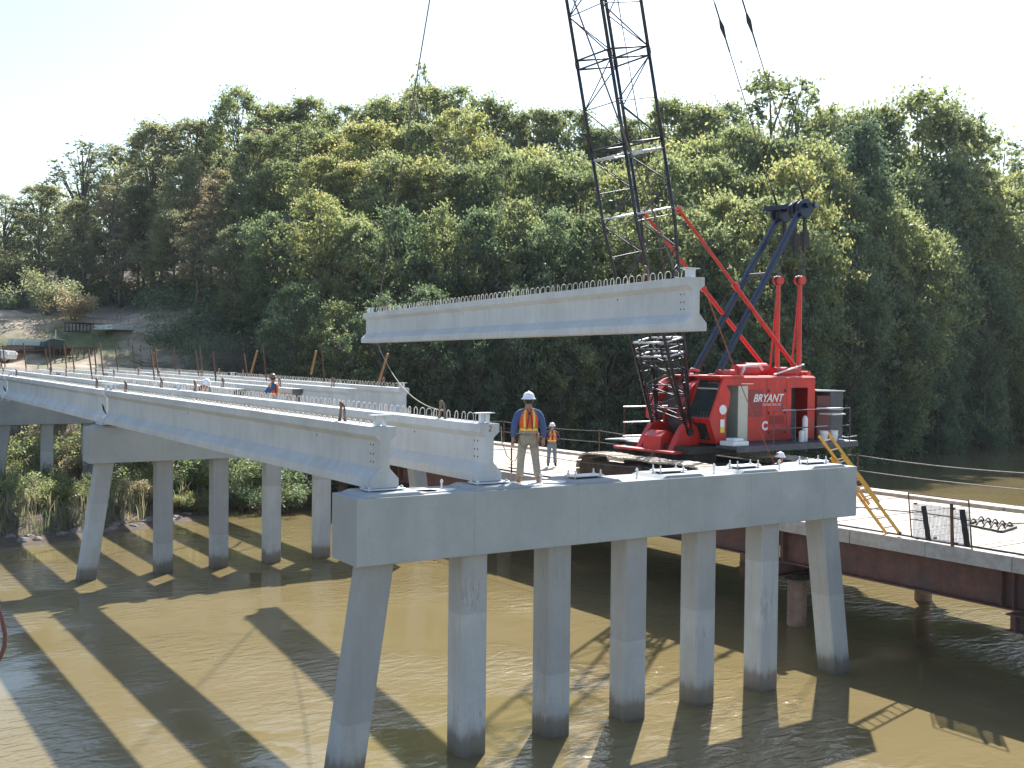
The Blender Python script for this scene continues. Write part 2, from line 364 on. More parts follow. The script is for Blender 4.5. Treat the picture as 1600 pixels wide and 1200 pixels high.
def H(x, y): return float(height(np.array([x]), np.array([y]))[0])

def grid_mesh(name, xs, ys, fn, mat, smooth=True):
    X, Y = np.meshgrid(xs, ys); Z = fn(X, Y); V = np.stack([X.ravel(), Y.ravel(), Z.ravel()], 1)
    nx, ny = len(xs), len(ys); i = np.arange((ny-1)*(nx-1)); r = i//(nx-1); c = i % (nx-1); a = r*nx+c
    F = np.stack([a, a+1, a+1+nx, a+nx], 1)
    me = np_mesh(name, V, F, mat)
    if smooth: me.shade_smooth()
    return me
def np_mesh(name, V, F, mat, attr=None):
    me = bpy.data.meshes.new(name); k = F.shape[1]
    me.vertices.add(len(V)); me.vertices.foreach_set('co', V.astype(np.float32).ravel())
    me.loops.add(F.size); me.loops.foreach_set('vertex_index', F.astype(np.int32).ravel())
    me.polygons.add(len(F)); me.polygons.foreach_set('loop_start', np.arange(0, F.size, k, dtype=np.int32))
    me.polygons.foreach_set('loop_total', np.full(len(F), k, dtype=np.int32))
    if attr is not None:
        a = me.attributes.new('leaf', 'FLOAT', 'FACE'); a.data.foreach_set('value', attr.astype(np.float32))
    me.update(calc_edges=True); me.validate()
    if mat is not None: me.materials.append(mat)
    return me

# terrain material: forest floor, tan dirt in darker and paler streaks, patches of grass
m, t, b = new_mat('bank_ground')
g = t.nodes.new('ShaderNodeNewGeometry'); P = g.outputs['Position']
n1 = noise(t, P, 0.12, 6, 0.6); n2 = noise(t, P, 1.4, 6, 0.7); n3 = noise(t, mapping(t, P, (0.35, 1.0, 1.0)).outputs[0], 0.9, 6, 0.7)
dirt = ramp(t, n3.outputs[0], [(0.3, (0.19, 0.145, 0.10)), (0.5, (0.36, 0.28, 0.20)), (0.68, (0.50, 0.41, 0.31))]).outputs[0]
grass = ramp(t, n2.outputs[0], [(0.3, (0.05, 0.07, 0.02)), (0.7, (0.14, 0.16, 0.05))]).outputs[0]
floor_ = ramp(t, n2.outputs[0], [(0.3, (0.045, 0.032, 0.02)), (0.7, (0.12, 0.085, 0.055))]).outputs[0]
c1 = mix(t, ramp(t, n1.outputs[0], [(0.50, 0.0), (0.60, 0.9)]).outputs[0], dirt, grass)
sx = t.nodes.new('ShaderNodeSeparateXYZ'); t.links.new(P, sx.inputs[0])
# bare dirt only about the road embankment (a real place): within 26 m of (6, 72)
vd = t.nodes.new('ShaderNodeVectorMath'); vd.operation = 'DISTANCE'; vd.inputs[1].default_value = (2, 72, 8); t.links.new(P, vd.inputs[0])
nd = t.nodes.new('ShaderNodeMath'); nd.operation = 'MULTIPLY_ADD'; nd.inputs[1].default_value = 8; t.links.new(n1.outputs[0], nd.inputs[0]); t.links.new(vd.outputs['Value'], nd.inputs[2])
col = mix(t, ramp(t, nd.outputs[0], [(0.0, 0.0), (1.0, 1.0)]).outputs[0], c1, floor_)
rr = t.nodes.new('ShaderNodeMapRange'); rr.inputs[1].default_value = 18; rr.inputs[2].default_value = 25; t.links.new(nd.outputs[0], rr.inputs[0])
col = mix(t, rr.outputs[0], c1, floor_)
t.links.new(col, b.inputs['Base Color']); b.inputs['Roughness'].default_value = 0.95
bp = t.nodes.new('ShaderNodeBump'); bp.inputs['Strength'].default_value = 0.8; bp.inputs['Distance'].default_value = 0.15
t.links.new(n2.outputs[0], bp.inputs['Height']); t.links.new(bp.outputs[0], b.inputs['Normal'])
MT['ground'] = m
terr = link('ground', grid_mesh('ground', np.concatenate([np.arange(-400, -40, 12), np.arange(-40, 120, 1.6), np.arange(120, 420, 12)]), np.concatenate([np.arange(-260, -20, 12), np.arange(-20, 125, 1.6), np.arange(125, 520, 12)]), height, MT['ground']))
terr['kind'] = 'structure'
far = MB(); far.add([(-1250, -1250, -2.2), (1250, -1250, -2.2), (1250, 1250, -2.2), (-1250, 1250, -2.2)], [(0, 1, 2, 3)])
far.build('riverbed', 'ground')['kind'] = 'structure'

# water: muddy, glossy, small wind ripples in patches
m, t, b = new_mat('muddy_water')
g = t.nodes.new('ShaderNodeNewGeometry'); P = g.outputs['Position']
nb = noise(t, P, 0.09, 4, 0.6)
wcol = ramp(t, nb.outputs[0], [(0.3, (0.172, 0.133, 0.060)), (0.7, (0.208, 0.164, 0.080))]).outputs[0]
mp = t.nodes.new('ShaderNodeMapping'); mp.inputs['Rotation'].default_value = (0, 0, 0.55); mp.inputs['Scale'].default_value = (1.0, 2.1, 1.0); t.links.new(P, mp.inputs['Vector'])
w1 = noise(t, mp.outputs[0], 1.9, 4, 0.5, 0.6); w2 = noise(t, mp.outputs[0], 9.0, 3, 0.5, 0.3)
pt = noise(t, P, 0.16, 3, 0.5)
am = ramp(t, pt.outputs[0], [(0.42, 0.05), (0.56, 0.75), (0.68, 1.0)]).outputs[0]
s1 = t.nodes.new('ShaderNodeMath'); s1.operation = 'MULTIPLY_ADD'; s1.inputs[1].default_value = 0.16; t.links.new(w2.outputs[0], s1.inputs[0]); t.links.new(w1.outputs[0], s1.inputs[2])
s2 = t.nodes.new('ShaderNodeMath'); s2.operation = 'MULTIPLY'; t.links.new(s1.outputs[0], s2.inputs[0]); t.links.new(am, s2.inputs[1])
bp = t.nodes.new('ShaderNodeBump'); bp.inputs['Strength'].default_value = 1.0; bp.inputs['Distance'].default_value = 0.058
t.links.new(s2.outputs[0], bp.inputs['Height'])
# the mud in the water scatters light from below, the surface itself mirrors: only the mirror follows the ripples
di = t.nodes.new('ShaderNodeBsdfDiffuse'); t.links.new(wcol, di.inputs['Color'])
gl = t.nodes.new('ShaderNodeBsdfGlossy'); gl.inputs['Roughness'].default_value = 0.03; t.links.new(bp.outputs[0], gl.inputs['Normal'])
fr = t.nodes.new('ShaderNodeFresnel'); fr.inputs['IOR'].default_value = 1.58; t.links.new(bp.outputs[0], fr.inputs['Normal'])
mx = t.nodes.new('ShaderNodeMixShader'); t.links.new(fr.outputs[0], mx.inputs[0]); t.links.new(di.outputs[0], mx.inputs[1]); t.links.new(gl.outputs[0], mx.inputs[2])
t.nodes.remove(b); t.links.new(mx.outputs[0], [n for n in t.nodes if n.type == 'OUTPUT_MATERIAL'][0].inputs[0])
MT['water'] = m
wt = MB(); wt.add([(-1240, -1240, 0), (1240, -1240, 0), (1240, 1240, 0), (-1240, 1240, 0)], [(0, 1, 2, 3)])
wt.build('water', 'water')['kind'] = 'structure'

# gravel road on the embankment behind the bridge
rd = []
for i, (cx, cy, wd, ang) in enumerate([(6.5, 62.8, 7.5, 0), (6, 66, 7.5, 0.05), (3, 70, 7, 0.5), (-4, 72.5, 6, 1.1), (-14, 74.5, 5, 1.35), (-30, 77, 5, 1.45), (-60, 80, 5, 1.5)]):
    dx, dy = cos(ang), sin(ang)
    rd += [(cx-dx*wd, cy-dy*wd), (cx+dx*wd, cy+dy*wd)]
MT['gravel'] = worn('pale_gravel', (0.42, 0.38, 0.33), 0.2, 0.95, 0, scale=3, bump=0.2)

# ------------------------------------------------------------------ bents
SK = -0.035
ZT, HC, CAPL, CAPW = 5.214, 1.228, 13.377, 1.14
def Rz(a): return Matrix.Rotation(a, 4, 'Z')
GX = [0.77, 3.09, 5.44, 7.75, 10.07, 12.40]
def bent(name_label, y0, dz, cap_label=None, spread=1.0, zbot=-2.2, span_seats=True):
    root = thing('bridge_pier', name_label, 'bridge pier', (0, y0, 0), 'bridge piers standing in the creek', SK)
    zt = ZT+dz; zb = zt-HC
    def add(mb, n, mt, par=None, bevel=0):
        o = link(n, mb.mesh(n, MT[mt] if isinstance(mt, str) else mt), par or root, bevel); return o
    c = MB(); c.box((CAPL/2, CAPW/2, (zt+zb)/2), (CAPL, CAPW, HC)); add(c, 'cap_beam', 'cap', bevel=0.018)
    ps = 0.575; hs = ps/2
    for i in range(7):
        u = 0.30+2.016*i; bat = -0.60 if i == 0 else (0.58 if i == 6 else 0)
        def ring(z):
            k = (zb-z)/zb if zb else 0
            ox = u+bat*k; ch = 0.03
            return [(ox+ch, .228, z), (ox+ps-ch, .228, z), (ox+ps, .228+ch, z), (ox+ps, .228+ps-ch, z), (ox+ps-ch, .228+ps, z), (ox+ch, .228+ps, z), (ox, .228+ps-ch, z), (ox, .228+ch, z)]
        a = ring(zb-0.002); bq = ring(zbot); pm = MB()
        pm.add(a+bq, [tuple(range(8)), tuple(range(15, 7, -1))]+[(j, (j+1) % 8, (j+1) % 8+8, j+8) for j in range(8)])
        add(pm, 'pile', 'pile')
    for gi, gx in enumerate(GX):
        s = MB(); x0, x1 = gx-0.62, gx+0.62
        # raised seat with sloping sides
        V = [(x0, 0.03, zt+.001), (x1, 0.03, zt+.001), (x1, 1.11, zt+.001), (x0, 1.11, zt+.001), (x0+.16, 0.06, zt+.062), (x1-.1, 0.06, zt+.062), (x1-.1, 1.08, zt+.062), (x0+.16, 1.08, zt+.062)]
        s.add(V, [(3, 2, 1, 0), (4, 5, 6, 7), (0, 1, 5, 4), (1, 2, 6, 5), (2, 3, 7, 6), (3, 0, 4, 7)])
        add(s, 'beam_seat', 'cap', bevel=0.01)
    return root
p1 = bent('long grey concrete pier cap on seven square piles, nearest to the viewer', 0.0, 0.0)
p2 = bent('second concrete pier from the viewer, standing in the water beside the marsh grass', 20.72, 0.07)
p3 = bent('third concrete pier from the viewer, its piles standing among the marsh plants', 41.9, 0.20)

def bearing(parent_pier, gx, yl, zt, empty):
    """sole plate, pad and anchor bolts, as a part of the pier (local space of the pier)"""
    b_ = MB()
    lift = 0.115 if empty else 0.095
    b_.box((gx, yl, zt+lift), (0.78, 0.36, 0.028))
    o = link('bearing_plate', b_.mesh('bearing_plate', MT['galv']), parent_pier, 0.004)
    p = MB(); p.box((gx, yl, zt+.081 if not empty else zt+.083), (0.5, 0.26, 0.036 if empty else 0.03)); link('bearing_pad', p.mesh('bearing_pad', MT['rubber']), o)
    for dx in (-0.33, 0.33):
        for dy in ((-0.125, 0.125) if not empty else (-0.125, 0.125)):
            q = MB(); q.tube((gx+dx, yl+dy, zt+.05), (gx+dx, yl+dy, zt+(.235 if empty else .155)), 0.016)
            q.lathe([(0.034, 0), (0.034, 0.03)], (gx+dx, yl+dy, zt+lift+.015), 6)
            link('anchor_bolt', q.mesh('anchor_bolt', MT['galv'], smooth=False), o)
for gi, gx in enumerate(GX):
    bearing(p1, gx, 0.55, ZT, gi > 1)
    bearing(p2, gx, 0.34, ZT+.07, False) if gi < 2 else None
    bearing(p2, gx, 0.82, ZT+.07, False)
    bearing(p3, gx, 0.34, ZT+.20, False)
# loose extra anchor rods between seats of the near pier
for u in (1.95, 4.25, 6.75, 9.0, 11.1):
    q = MB(); q.tube((u, 0.42, ZT), (u, 0.42, ZT+.22), 0.018); q.lathe([(0.036, 0), (0.036, 0.03)], (u, 0.42, ZT+.16), 6)
    link('anchor_bolt', q.mesh('anchor_bolt', MT['galv']), p1)
# thin irregular white patches on top of the near cap
MT['patchwhite'] = flat('patch_white', (0.72, 0.7, 0.68), 0.7)
for k, (u, v) in enumerate([(1.75, .1), (3.95, .12), (1.35, .05), (4.6, .25)]):
    q = MB(); R_ = random.Random(k); pts = []
    for j in range(9):
        a = 2*pi*j/9; r = 0.16+0.12*R_.random(); pts.append((u+r*1.9*cos(a), v+0.28+r*sin(a)*1.0))
    q.prism(pts, ZT+0.002, ZT+.03, 'z'); link('white_patch', q.mesh('white_patch', MT['patchwhite']), p1, 0.008)

# ------------------------------------------------------------------ girders
GH, WB, WT_, WEB = 1.143, 0.58, 0.45, 0.19
PROF = [(-WB/2, 0), (WB/2, 0), (WB/2, .17), (WEB/2, .37), (WEB/2, .865), (WT_/2, .975), (WT_/2, GH), (-WT_/2, GH), (-WT_/2, .975), (-WEB/2, .865), (-WEB/2, .37), (-WB/2, .17)]
def stirrup_mesh():
    mb = MB(); r = 0.0095; wd = 0.085; h = 0.17; pts = [(0, -wd, -0.02), (0, -wd, h-.05)]
    for k in range(1, 6): a = pi-pi*k/6; pts.append((0, wd*cos(a), h-.05+.075*sin(a)))
    pts += [(0, wd, h-.05), (0, wd, -0.02)]
    mb.path(pts, r, 4); return mb.mesh('stirrup', MT['bar'], smooth=True)
ST = stirrup_mesh()
def loop_mesh():
    mb = MB(); pts = []
    for k in range(11): a = pi*k/10; pts.append((0.02*sin(k), 0.10*cos(a)*(1.15-0.15*sin(a)), 0.02+0.36*sin(a)**0.8))
    pts[0] = (0, .13, -.03); pts[-1] = (0, -.13, -.03)
    mb.path(pts, 0.021, 6); mb.path([(0.03, .11, -.02), (0.03, .07, .25), (0.02, 0, .36), (0.03, -.08, .24), (0.03, -.12, -.02)], 0.018, 6)
    return mb.mesh('lifting_loop', MT['strand'], smooth=True)
LP = loop_mesh()
def girder_body_mesh(L):
    mb = MB(); R_ = random.Random(3); segs = 26
    # slightly wavy arrises so that the long lines are not ruler-clean
    rings = [[(p, L*i/segs, q) for p, q in PROF] for i in range(segs+1)]
    V = []
    for i, r in enumerate(rings):
        e = 0.0 if i in (0, segs) else 0.0035*R_.uniform(-1, 1)
        V += [(p+e, y, q+(e if q > 1 else 0)) for p, y, q in r]
    n = len(PROF); F = [tuple(range(n)), tuple(range((segs+1)*n-1, segs*n-1, -1))]
    for i in range(segs):
        for j in range(n): F.append((i*n+j, (i+1)*n+j, (i+1)*n+(j+1) % n, i*n+(j+1) % n))
    mb.add(V, F); return mb.mesh('beam', MT['girder'])
GMESH = {}
def girder(label, N0, F0, full=True, holes=False, near_plate=True, mark=False, stir=1.0, dirty=False, group='precast concrete girders of the new bridge'):
    N0 = Vector(N0); F0 = Vector(F0); d = F0-N0; L = d.length
    root = thing('concrete_girder', label, 'girder', N0, group)
    root.rotation_mode = 'XYZ'
    yaw = atan2(-d.x, d.y); pit = math.asin(d.z/L); root.rotation_euler = (pit, 0, yaw)
    key = round(L, 2)
    if key not in GMESH: GMESH[key] = girder_body_mesh(L)
    link('beam', GMESH[key], root, 0.008)
    n = int((L-0.9)/0.285)
    if full:
        for k in range(n):
            o = link('stirrup', ST, root, 0, (random.uniform(-.01, .01), 0.45+k*0.285, GH)); o.rotation_euler = (random.uniform(-.06, .06), random.uniform(-.05, .05), random.uniform(-.25, .25)); o.scale = (1, 1, stir)
    else:
        mb = MB(); tv = [tuple(v.co) for v in ST.vertices]; tf = [tuple(p.vertices) for p in ST.polygons]
        for k in range(n): mb.add([(x, y+0.45+k*0.285, z+GH) for x, y, z in tv], tf)
        o = link('stirrup_row', mb.mesh('stirrup_row', MT['bar'], smooth=True), root); o['kind'] = 'stuff'
    for yy in (1.9, L-1.9): link('lifting_loop', LP, root, 0, (0, yy, GH))
    for yy in ((0.22, L-0.22) if near_plate else ()):
        mb = MB(); mb.box((0, yy, GH+.205), (0.42, 0.16, 0.018)); mb.box((-.06, yy, GH+.1), (0.09, 0.09, 0.2)); mb.box((.08, yy, GH+.1), (0.03, 0.12, 0.2))
        link('end_plate', mb.mesh('end_plate', MT['galv']), root)
    if holes:
        for sx in (-1, 1):
            for zz in (0.42+.05, 0.62, 0.79):
                for yy in (0.30, 0.42):
                    mb = MB(); mb.tube((sx*(WEB/2-.01), yy, zz), (sx*(WEB/2+.0025), yy, zz), 0.02, n=10)
                    link('bolt_hole', mb.mesh('bolt_hole', MT['rubber']), root)
        for yy, zz in ((2.9, .80), (11.6, .8)):
            mb = MB(); mb.tube((-WEB/2+.01, yy, zz), (-WEB/2-.0025, yy, zz), 0.022, n=10); link('bolt_hole', mb.mesh('bolt_hole', MT['rubber']), root)
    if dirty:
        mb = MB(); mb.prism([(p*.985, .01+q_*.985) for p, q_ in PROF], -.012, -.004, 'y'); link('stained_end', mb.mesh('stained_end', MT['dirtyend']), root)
    if mark:   # red chalk 2 on the end face
        mb = MB()
        for (xa, za, xb, zb) in ((-.03, 1.10, .03, 1.10), (.03, 1.10, .03, 1.055), (.03, 1.055, -.03, 1.0), (-.03, 1.0, .035, 1.0)):
            mb.beam((xa, -0.002, za), (xb, -0.002, zb), 0.006, 0.016, up=(0, 1, 0)) if False else mb.beam((xa, -.004, za), (xb, -.004, zb), 0.016, 0.004, up=(0, 1, 0))
        link('chalk_mark', mb.mesh('chalk_mark', flat('red_chalk', (0.5, 0.05, 0.03), 0.9)), root)
    return root
B0, B1, B2, B3 = 5.345, 5.345+.07+.045, 5.345+.20+.03, 5.72
ords = ['outermost', 'second', 'third', 'fourth', 'fifth', 'farthest']
girder('grey concrete girder resting on the left end of the nearest pier, outermost in the span', (GX[0], .40, B0-.018), (GX[0], 20.97, B1-.03), holes=True, stir=.38)
girder('concrete girder with a red chalk mark on its end, second on the nearest pier', (GX[1], .40, B0-.018), (GX[1], 20.97, B1-.03), holes=True, mark=True)
for i in range(6):
    y0 = 21.25-.035*GX[i]*0.3
    girder(['outermost concrete girder of the middle span, its dark cables hanging at the pier joint', 'second concrete girder of the middle span, behind the outermost one', 'third concrete girder of the middle span, its bare end beside the man in blue', 'fourth concrete girder of the middle span, bare end over the second pier', 'fifth concrete girder of the middle span, bare end left of the farthest one', 'farthest concrete girder of the middle span, its end standing out against dark trees'][i],
           (GX[i], y0, B1-.03), (GX[i], 41.95, B2-.0), dirty=(i in (2, 3)), stir=.38 if i == 0 else 1, full=(i < 2 or i == 5), near_plate=(i == 5 or i == 0))
for i in range(6):
    girder([f'outermost concrete girder of the far span, cut off at the left edge', 'second concrete girder of the far span towards the abutment', 'third concrete girder of the far span towards the abutment', 'fourth concrete girder of the far span towards the abutment', 'fifth concrete girder of the far span towards the abutment', 'sixth and farthest concrete girder of the far span towards the abutment'][i],
           (GX[i], 42.2, B2), (GX[i], 62.7, B3), full=False, near_plate=False)
HN = Vector((7.588, -0.707, 8.408)); th, ph = 0.118, -0.002
HF = HN+Vector((sin(th)*cos(ph), cos(th)*cos(ph), sin(ph)))*20.5
hang = girder('pale concrete girder hanging level in the air from the crane', HN, HF, holes=True, group='precast concrete girders of the new bridge')

# abutment
ab = thing('abutment', 'grey concrete abutment under the far ends of the girders by the road', 'abutment', (6.5, 62.6, 0))
mb = MB(); mb.span((-1.2, 62.0, 3.5), (14.5, 63.3, B3-.02)); mb.build('bearing_shelf', 'cap', ab, bevel=.02)
mb = MB(); mb.span((-1.2, 62.95, B3-.018), (14.5, 63.35, B3+1.2)); mb.build('back_wall', 'cap', ab, bevel=.02)

# steel cables dangling where outermost girders meet
for yy, zz, lab in ((21.1, B1, 'bent dark steel bars sticking out at the girder joint over the second pier'), (42.07, B2, 'bent dark steel bars sticking out at the girder joint over the third pier')):
    mb = MB(); x = GX[0]-WEB/2-.03
    mb.path([(x+.02, yy+.02, zz+.05), (x-.02, yy-.05, zz+.3), (x-.12, yy-.12, zz+.42), (x-.16, yy-.14, zz+.62)], 0.022, 6)
    mb.path([(x-.02, yy-.05, zz+.3), (x-.05, yy+.08, zz+.42), (x-.06, yy+.12, zz+.55)], 0.018, 6)
    tag(mb.build('bent_bar', 'dark', smooth=True), lab, 'steel bar')

# ------------------------------------------------------------------ rail posts on the girders
def gtop(y): return (B0+(B1-B0)*min(y, 21)/21 if y < 21 else B1+(B2-B1)*(y-21)/21 if y < 42 else B2+(B3-B2)*(y-42)/21)+GH
post_px = [(3, 561), (41, 584), (80, 589), (143.7, 598.7), (241, 598), (116, 584), (161, 589), (150, 580), (184, 584), (211, 580), (247, 587), (310, 586), (337, 597), (316, 582), (275, 579), (386, 586), (416, 596), (507, 596), (75, 579), (104, 577), (8, 581)]
cnt = [0]*6; plist = []
for q in post_px:
    best = None
    for gi in range(1, 6):
        P_ = on_x(q[0], q[1], GX[gi]); 
        if P_[1] < 1 or P_[1] > 62: continue
        e = abs(P_[2]-gtop(P_[1]))
        if best is None or e < best[0]: best = (e, gi, P_[1])
    if best: plist.append((best[1], best[2]))
post_v = MB()
post_v.beam((0, 0, 0.0), (-.16, .10, 1.72), 0.06, 0.06); post_v.beam((-.02, 0, 0.03), (0.42, -.1, .03), 0.08, 0.06)
pm_ = post_v.mesh('rail_post', MT['rust'])
pn = ['first', 'second', 'third', 'fourth', 'fifth', 'farthest']
ordn = ['nearest', 'second nearest', 'third nearest', 'fourth nearest', 'fifth nearest', 'sixth nearest', 'seventh nearest']
plist.sort(); rank_ = {}
for gi, y in plist:
    rank_[gi] = rank_.get(gi, -1)+1
    o = link('rail_post', pm_); o.location = (GX[gi]+.02, y, gtop(y)+.0); o.rotation_euler = (0, 0, random.uniform(-.4, .4)); s = random.uniform(.72, 1.08); o.scale = (1, 1, s)
    tag(o, f'{ordn[min(6, rank_[gi])]} rusty L-shaped steel post on the {pn[gi]} girder line from the left', 'steel post', 'rusty steel posts standing on the girders')
for (a, bq, lab) in [((606, 552), (592, 597), 'yellow wooden brace leaning on the farthest girder near its end'), ((402, 548), (392, 583), 'yellow wooden brace standing left of the man in blue'), ((494, 548), (486, 585), 'brown wooden brace between the man in blue and the girder end'), ((246, 547), (241, 571), 'right leg of the V of two yellow boards by the slope'), ((236, 547), (241.5, 571), 'left leg of the V of two yellow boards by the slope'), ((120, 549), (126, 573), 'short yellow wooden brace near the rubble at the left')]:
    P1 = on_x(bq[0], bq[1], GX[5]-.05); P2 = at_depth(a[0], a[1], float((P1-CAM)@FW)-.3)
    P1[2] = max(P1[2], gtop(P1[1])) if abs(P1[2]-gtop(P1[1])) < .5 else P1[2]
    mb = MB(); mb.beam(P1, P2, 0.10, 0.06); tag(mb.build('wooden_brace', 'wood'), lab, 'wooden brace')

# ------------------------------------------------------------------ work trestle
tr = thing('work_trestle', 'brown steel work trestle with a pale timber deck carrying the crane', 'trestle', (19, 5, 0))
Y0, Y1 = -24.0, 45.5
R_ = random.Random(5)
y = Y0
while y < Y1:          # transverse timber mats, one part each
    wd = 1.16
    mb = MB(); dz = R_.uniform(-.012, .012)
    for k in range(4):
        ww = wd/4; mb.span((15.42+R_.uniform(-.03, .03), y+k*ww+.006, 3.0+dz), (22.12+R_.uniform(-.03, .03), y+(k+1)*ww-.006, 3.3+dz+R_.uniform(-.006, .006)))
    mb.build('deck_mat', 'timber', tr); y += wd+0.03
y = Y0; k = 0
while y < Y1:
    mb = MB(); L = 2.27; off = R_.uniform(-.02, .02)
    mb.span((14.98+off, y+.008, 2.945), (15.30+off, y+L-.008, 3.315)); mb.build('edge_timber', 'timber_grey', tr, bevel=.01)
    mb = MB(); mb.span((22.30+off, y+.008, 2.97), (22.98+off, y+L-.008, 3.40)); mb.build('edge_timber', 'timber', tr, bevel=.01)
    y += L; k += 1
for xg in (15.45, 17.6, 19.7, 22.4):
    for (ya, yb) in ((-24, -10.9), (-10.85, -3.75), (-3.7, 3.75), (3.8, 11.5), (11.55, 19.3), (19.35, 27.1), (27.15, 35), (35.05, 45)):
        mb = MB(); mb.span((xg-.2, ya, 2.905), (xg+.2, yb, 2.94)); mb.span((xg-.012, ya, 2.03), (xg+.012, yb, 2.905)); mb.span((xg-.2, ya, 1.99), (xg+.2, yb, 2.03))
        o = mb.build('steel_girder', 'beamrust', tr)
        if xg == 15.45:
            for ys in (ya+.25, ya+.55, yb-.25):
                s_ = MB(); s_.span((xg-.19, ys-.01, 2.031), (xg-.012, ys+.01, 2.904)); s_.build('stiffener', 'beamrust', o)
for yb in (-18.8, -10.9, -3.7, 3.75, 11.5, 19.3, 27.1, 35.0):
    mb = MB(); mb.span((14.9, yb-.22, 1.95), (23.0, yb+.22, 1.985)); mb.span((14.9, yb-.015, 1.60), (23.0, yb+.015, 1.95)); mb.span((14.9, yb-.22, 1.565), (23.0, yb+.22, 1.60))
    for xs in (15.1, 16.2, 17.3, 19, 21, 22.6): mb.span((xs-.01, yb-.21, 1.6), (xs+.01, yb+.21, 1.95))
    mb.build('pile_cap', 'beamrust', tr)
    for xp in (16.2, 22.4):
        mb = MB(); mb.tube((xp, yb, -2.2), (xp, yb, 1.56), 0.28, n=20); mb.build('pipe_pile', 'piperust', tr, smooth=True)
        mb = MB(); mb.tube((xp, yb, 1.40), (xp, yb, 1.56), 0.42, 0.44, n=20); mb.build('pile_collar', 'dark', tr)
# railing: posts and two sagging cables on the far side, cables on the near side
posts_y = [45, 37.4, 29.4, 21.35, 14.1, 6.8, -0.6, -8.0, -15.5]
for py_ in posts_y:
    mb = MB(); mb.beam((22.92, py_, 3.4), (22.92+.02, py_+.03, 4.56), 0.06, 0.06); mb.build('railing_post', 'rust', tr)
for a, bq in zip(posts_y[:-1], posts_y[1:]):
    for zz in (4.5, 3.96):
        mb = MB(); mb.path(catenary((22.95, a, zz), (22.95, bq, zz), 0.10 if zz > 4 else .05), 0.017, 6); mb.build('railing_cable', 'wire', tr, smooth=True)
ny = [30, 23.8, 17.2, 9.4, 5.2]
for py_ in ny[:4]:
    mb = MB(); mb.beam((15.1, py_, 3.3), (15.09, py_, 4.3), 0.045, 0.045); mb.build('railing_post', 'dark', tr)
mb = MB(); mb.beam((15.1, 17.4, 3.5), (15.1, 16.7, 3.5), 0.04, 0.04); mb.build('railing_post_foot', 'dark', tr)
for a, bq in zip(ny[:-1], ny[1:]):
    mb = MB(); mb.path(catenary((15.1, a, 4.25), (15.1, bq, 4.22), 0.12), 0.015, 6); mb.build('railing_cable', 'wire', tr, smooth=True)
mb = MB(); mb.path([(15.2, 30, 3.36), (15.35, 24, 3.33), (15.25, 17, 3.35), (15.5, 12, 3.34), (15.4, 7, 3.35)], 0.03, 6); tag(mb.build('cable', 'dark', smooth=True), 'dark cable lying along the near edge of the timber deck', 'cable')
mb = MB(); mb.path([(15.22, 2.6, 3.34), (15.36, 1.2, 3.325), (15.34, -.3, 3.33), (15.4, -1.6, 3.325), (15.36, -5, 3.33), (15.4, -12, 3.33)], 0.028, 6); tag(mb.build('cable', 'dark', smooth=True), 'dark cable along the deck edge past the ladder feet', 'cable')
mb = MB(); mb.path([(18.6, 4.0, 3.33), (19.4, 1.4, 3.35), (19.6, -.6, 3.33), (20.6, -1.2, 3.34)], 0.018, 6); tag(mb.build('cable', 'dark', smooth=True), 'thin dark wire lying on the deck behind the wire mesh panel', 'cable')

# ------------------------------------------------------------------ ladder, mesh panel, clamp rack
lad = thing('extension_ladder', 'yellow extension ladder leaning from the timber deck against the pier end', 'ladder', (15.2, 0, 3.3))
ft = [Vector((15.20, -.02, 3.33)), Vector((15.20, -.46, 3.33))]
tops = [Vector(on_y(1274, 682, .98)), Vector(on_y(1294, 682, .66))]
ax_ = ((tops[0]+tops[1])/2-(ft[0]+ft[1])/2); Lr = ax_.length; axn = ax_.normalized()
side = (ft[1]-ft[0]).normalized(); side = (side-axn*side.dot(axn)).normalized(); nrm = axn.cross(side)
base = (ft[0]+ft[1])/2
for sgn in (-1, 1):
    mb = MB(); a = base+side*sgn*.215; mb.beam(a, a+axn*Lr*.80, 0.03, 0.08, up=nrm); mb.build('rail', 'yellow', lad)
    mb = MB(); a = base+side*sgn*.18+nrm*.085+axn*Lr*.30; mb.beam(a, base+side*sgn*.18+nrm*.085+axn*Lr, 0.028, 0.075, up=nrm); mb.build('rail', 'yellow', lad)
    mb = MB(); a = base+side*sgn*.215; mb.box(a+axn*.02, (.07, .09, .06)); mb.build('ladder_foot', 'rubber', lad)
k = 0.25
while k < Lr-.1:
    if k < Lr*.8: mb = MB(); mb.tube(base+axn*k-side*.21, base+axn*k+side*.21, .018); mb.build('rung', 'alu', lad)
    if k > Lr*.30: mb = MB(); c0 = base+axn*(k+.05)+nrm*.085; mb.tube(c0-side*.175, c0+side*.175, .018); mb.build('rung', 'alu', lad)
    k += 0.30

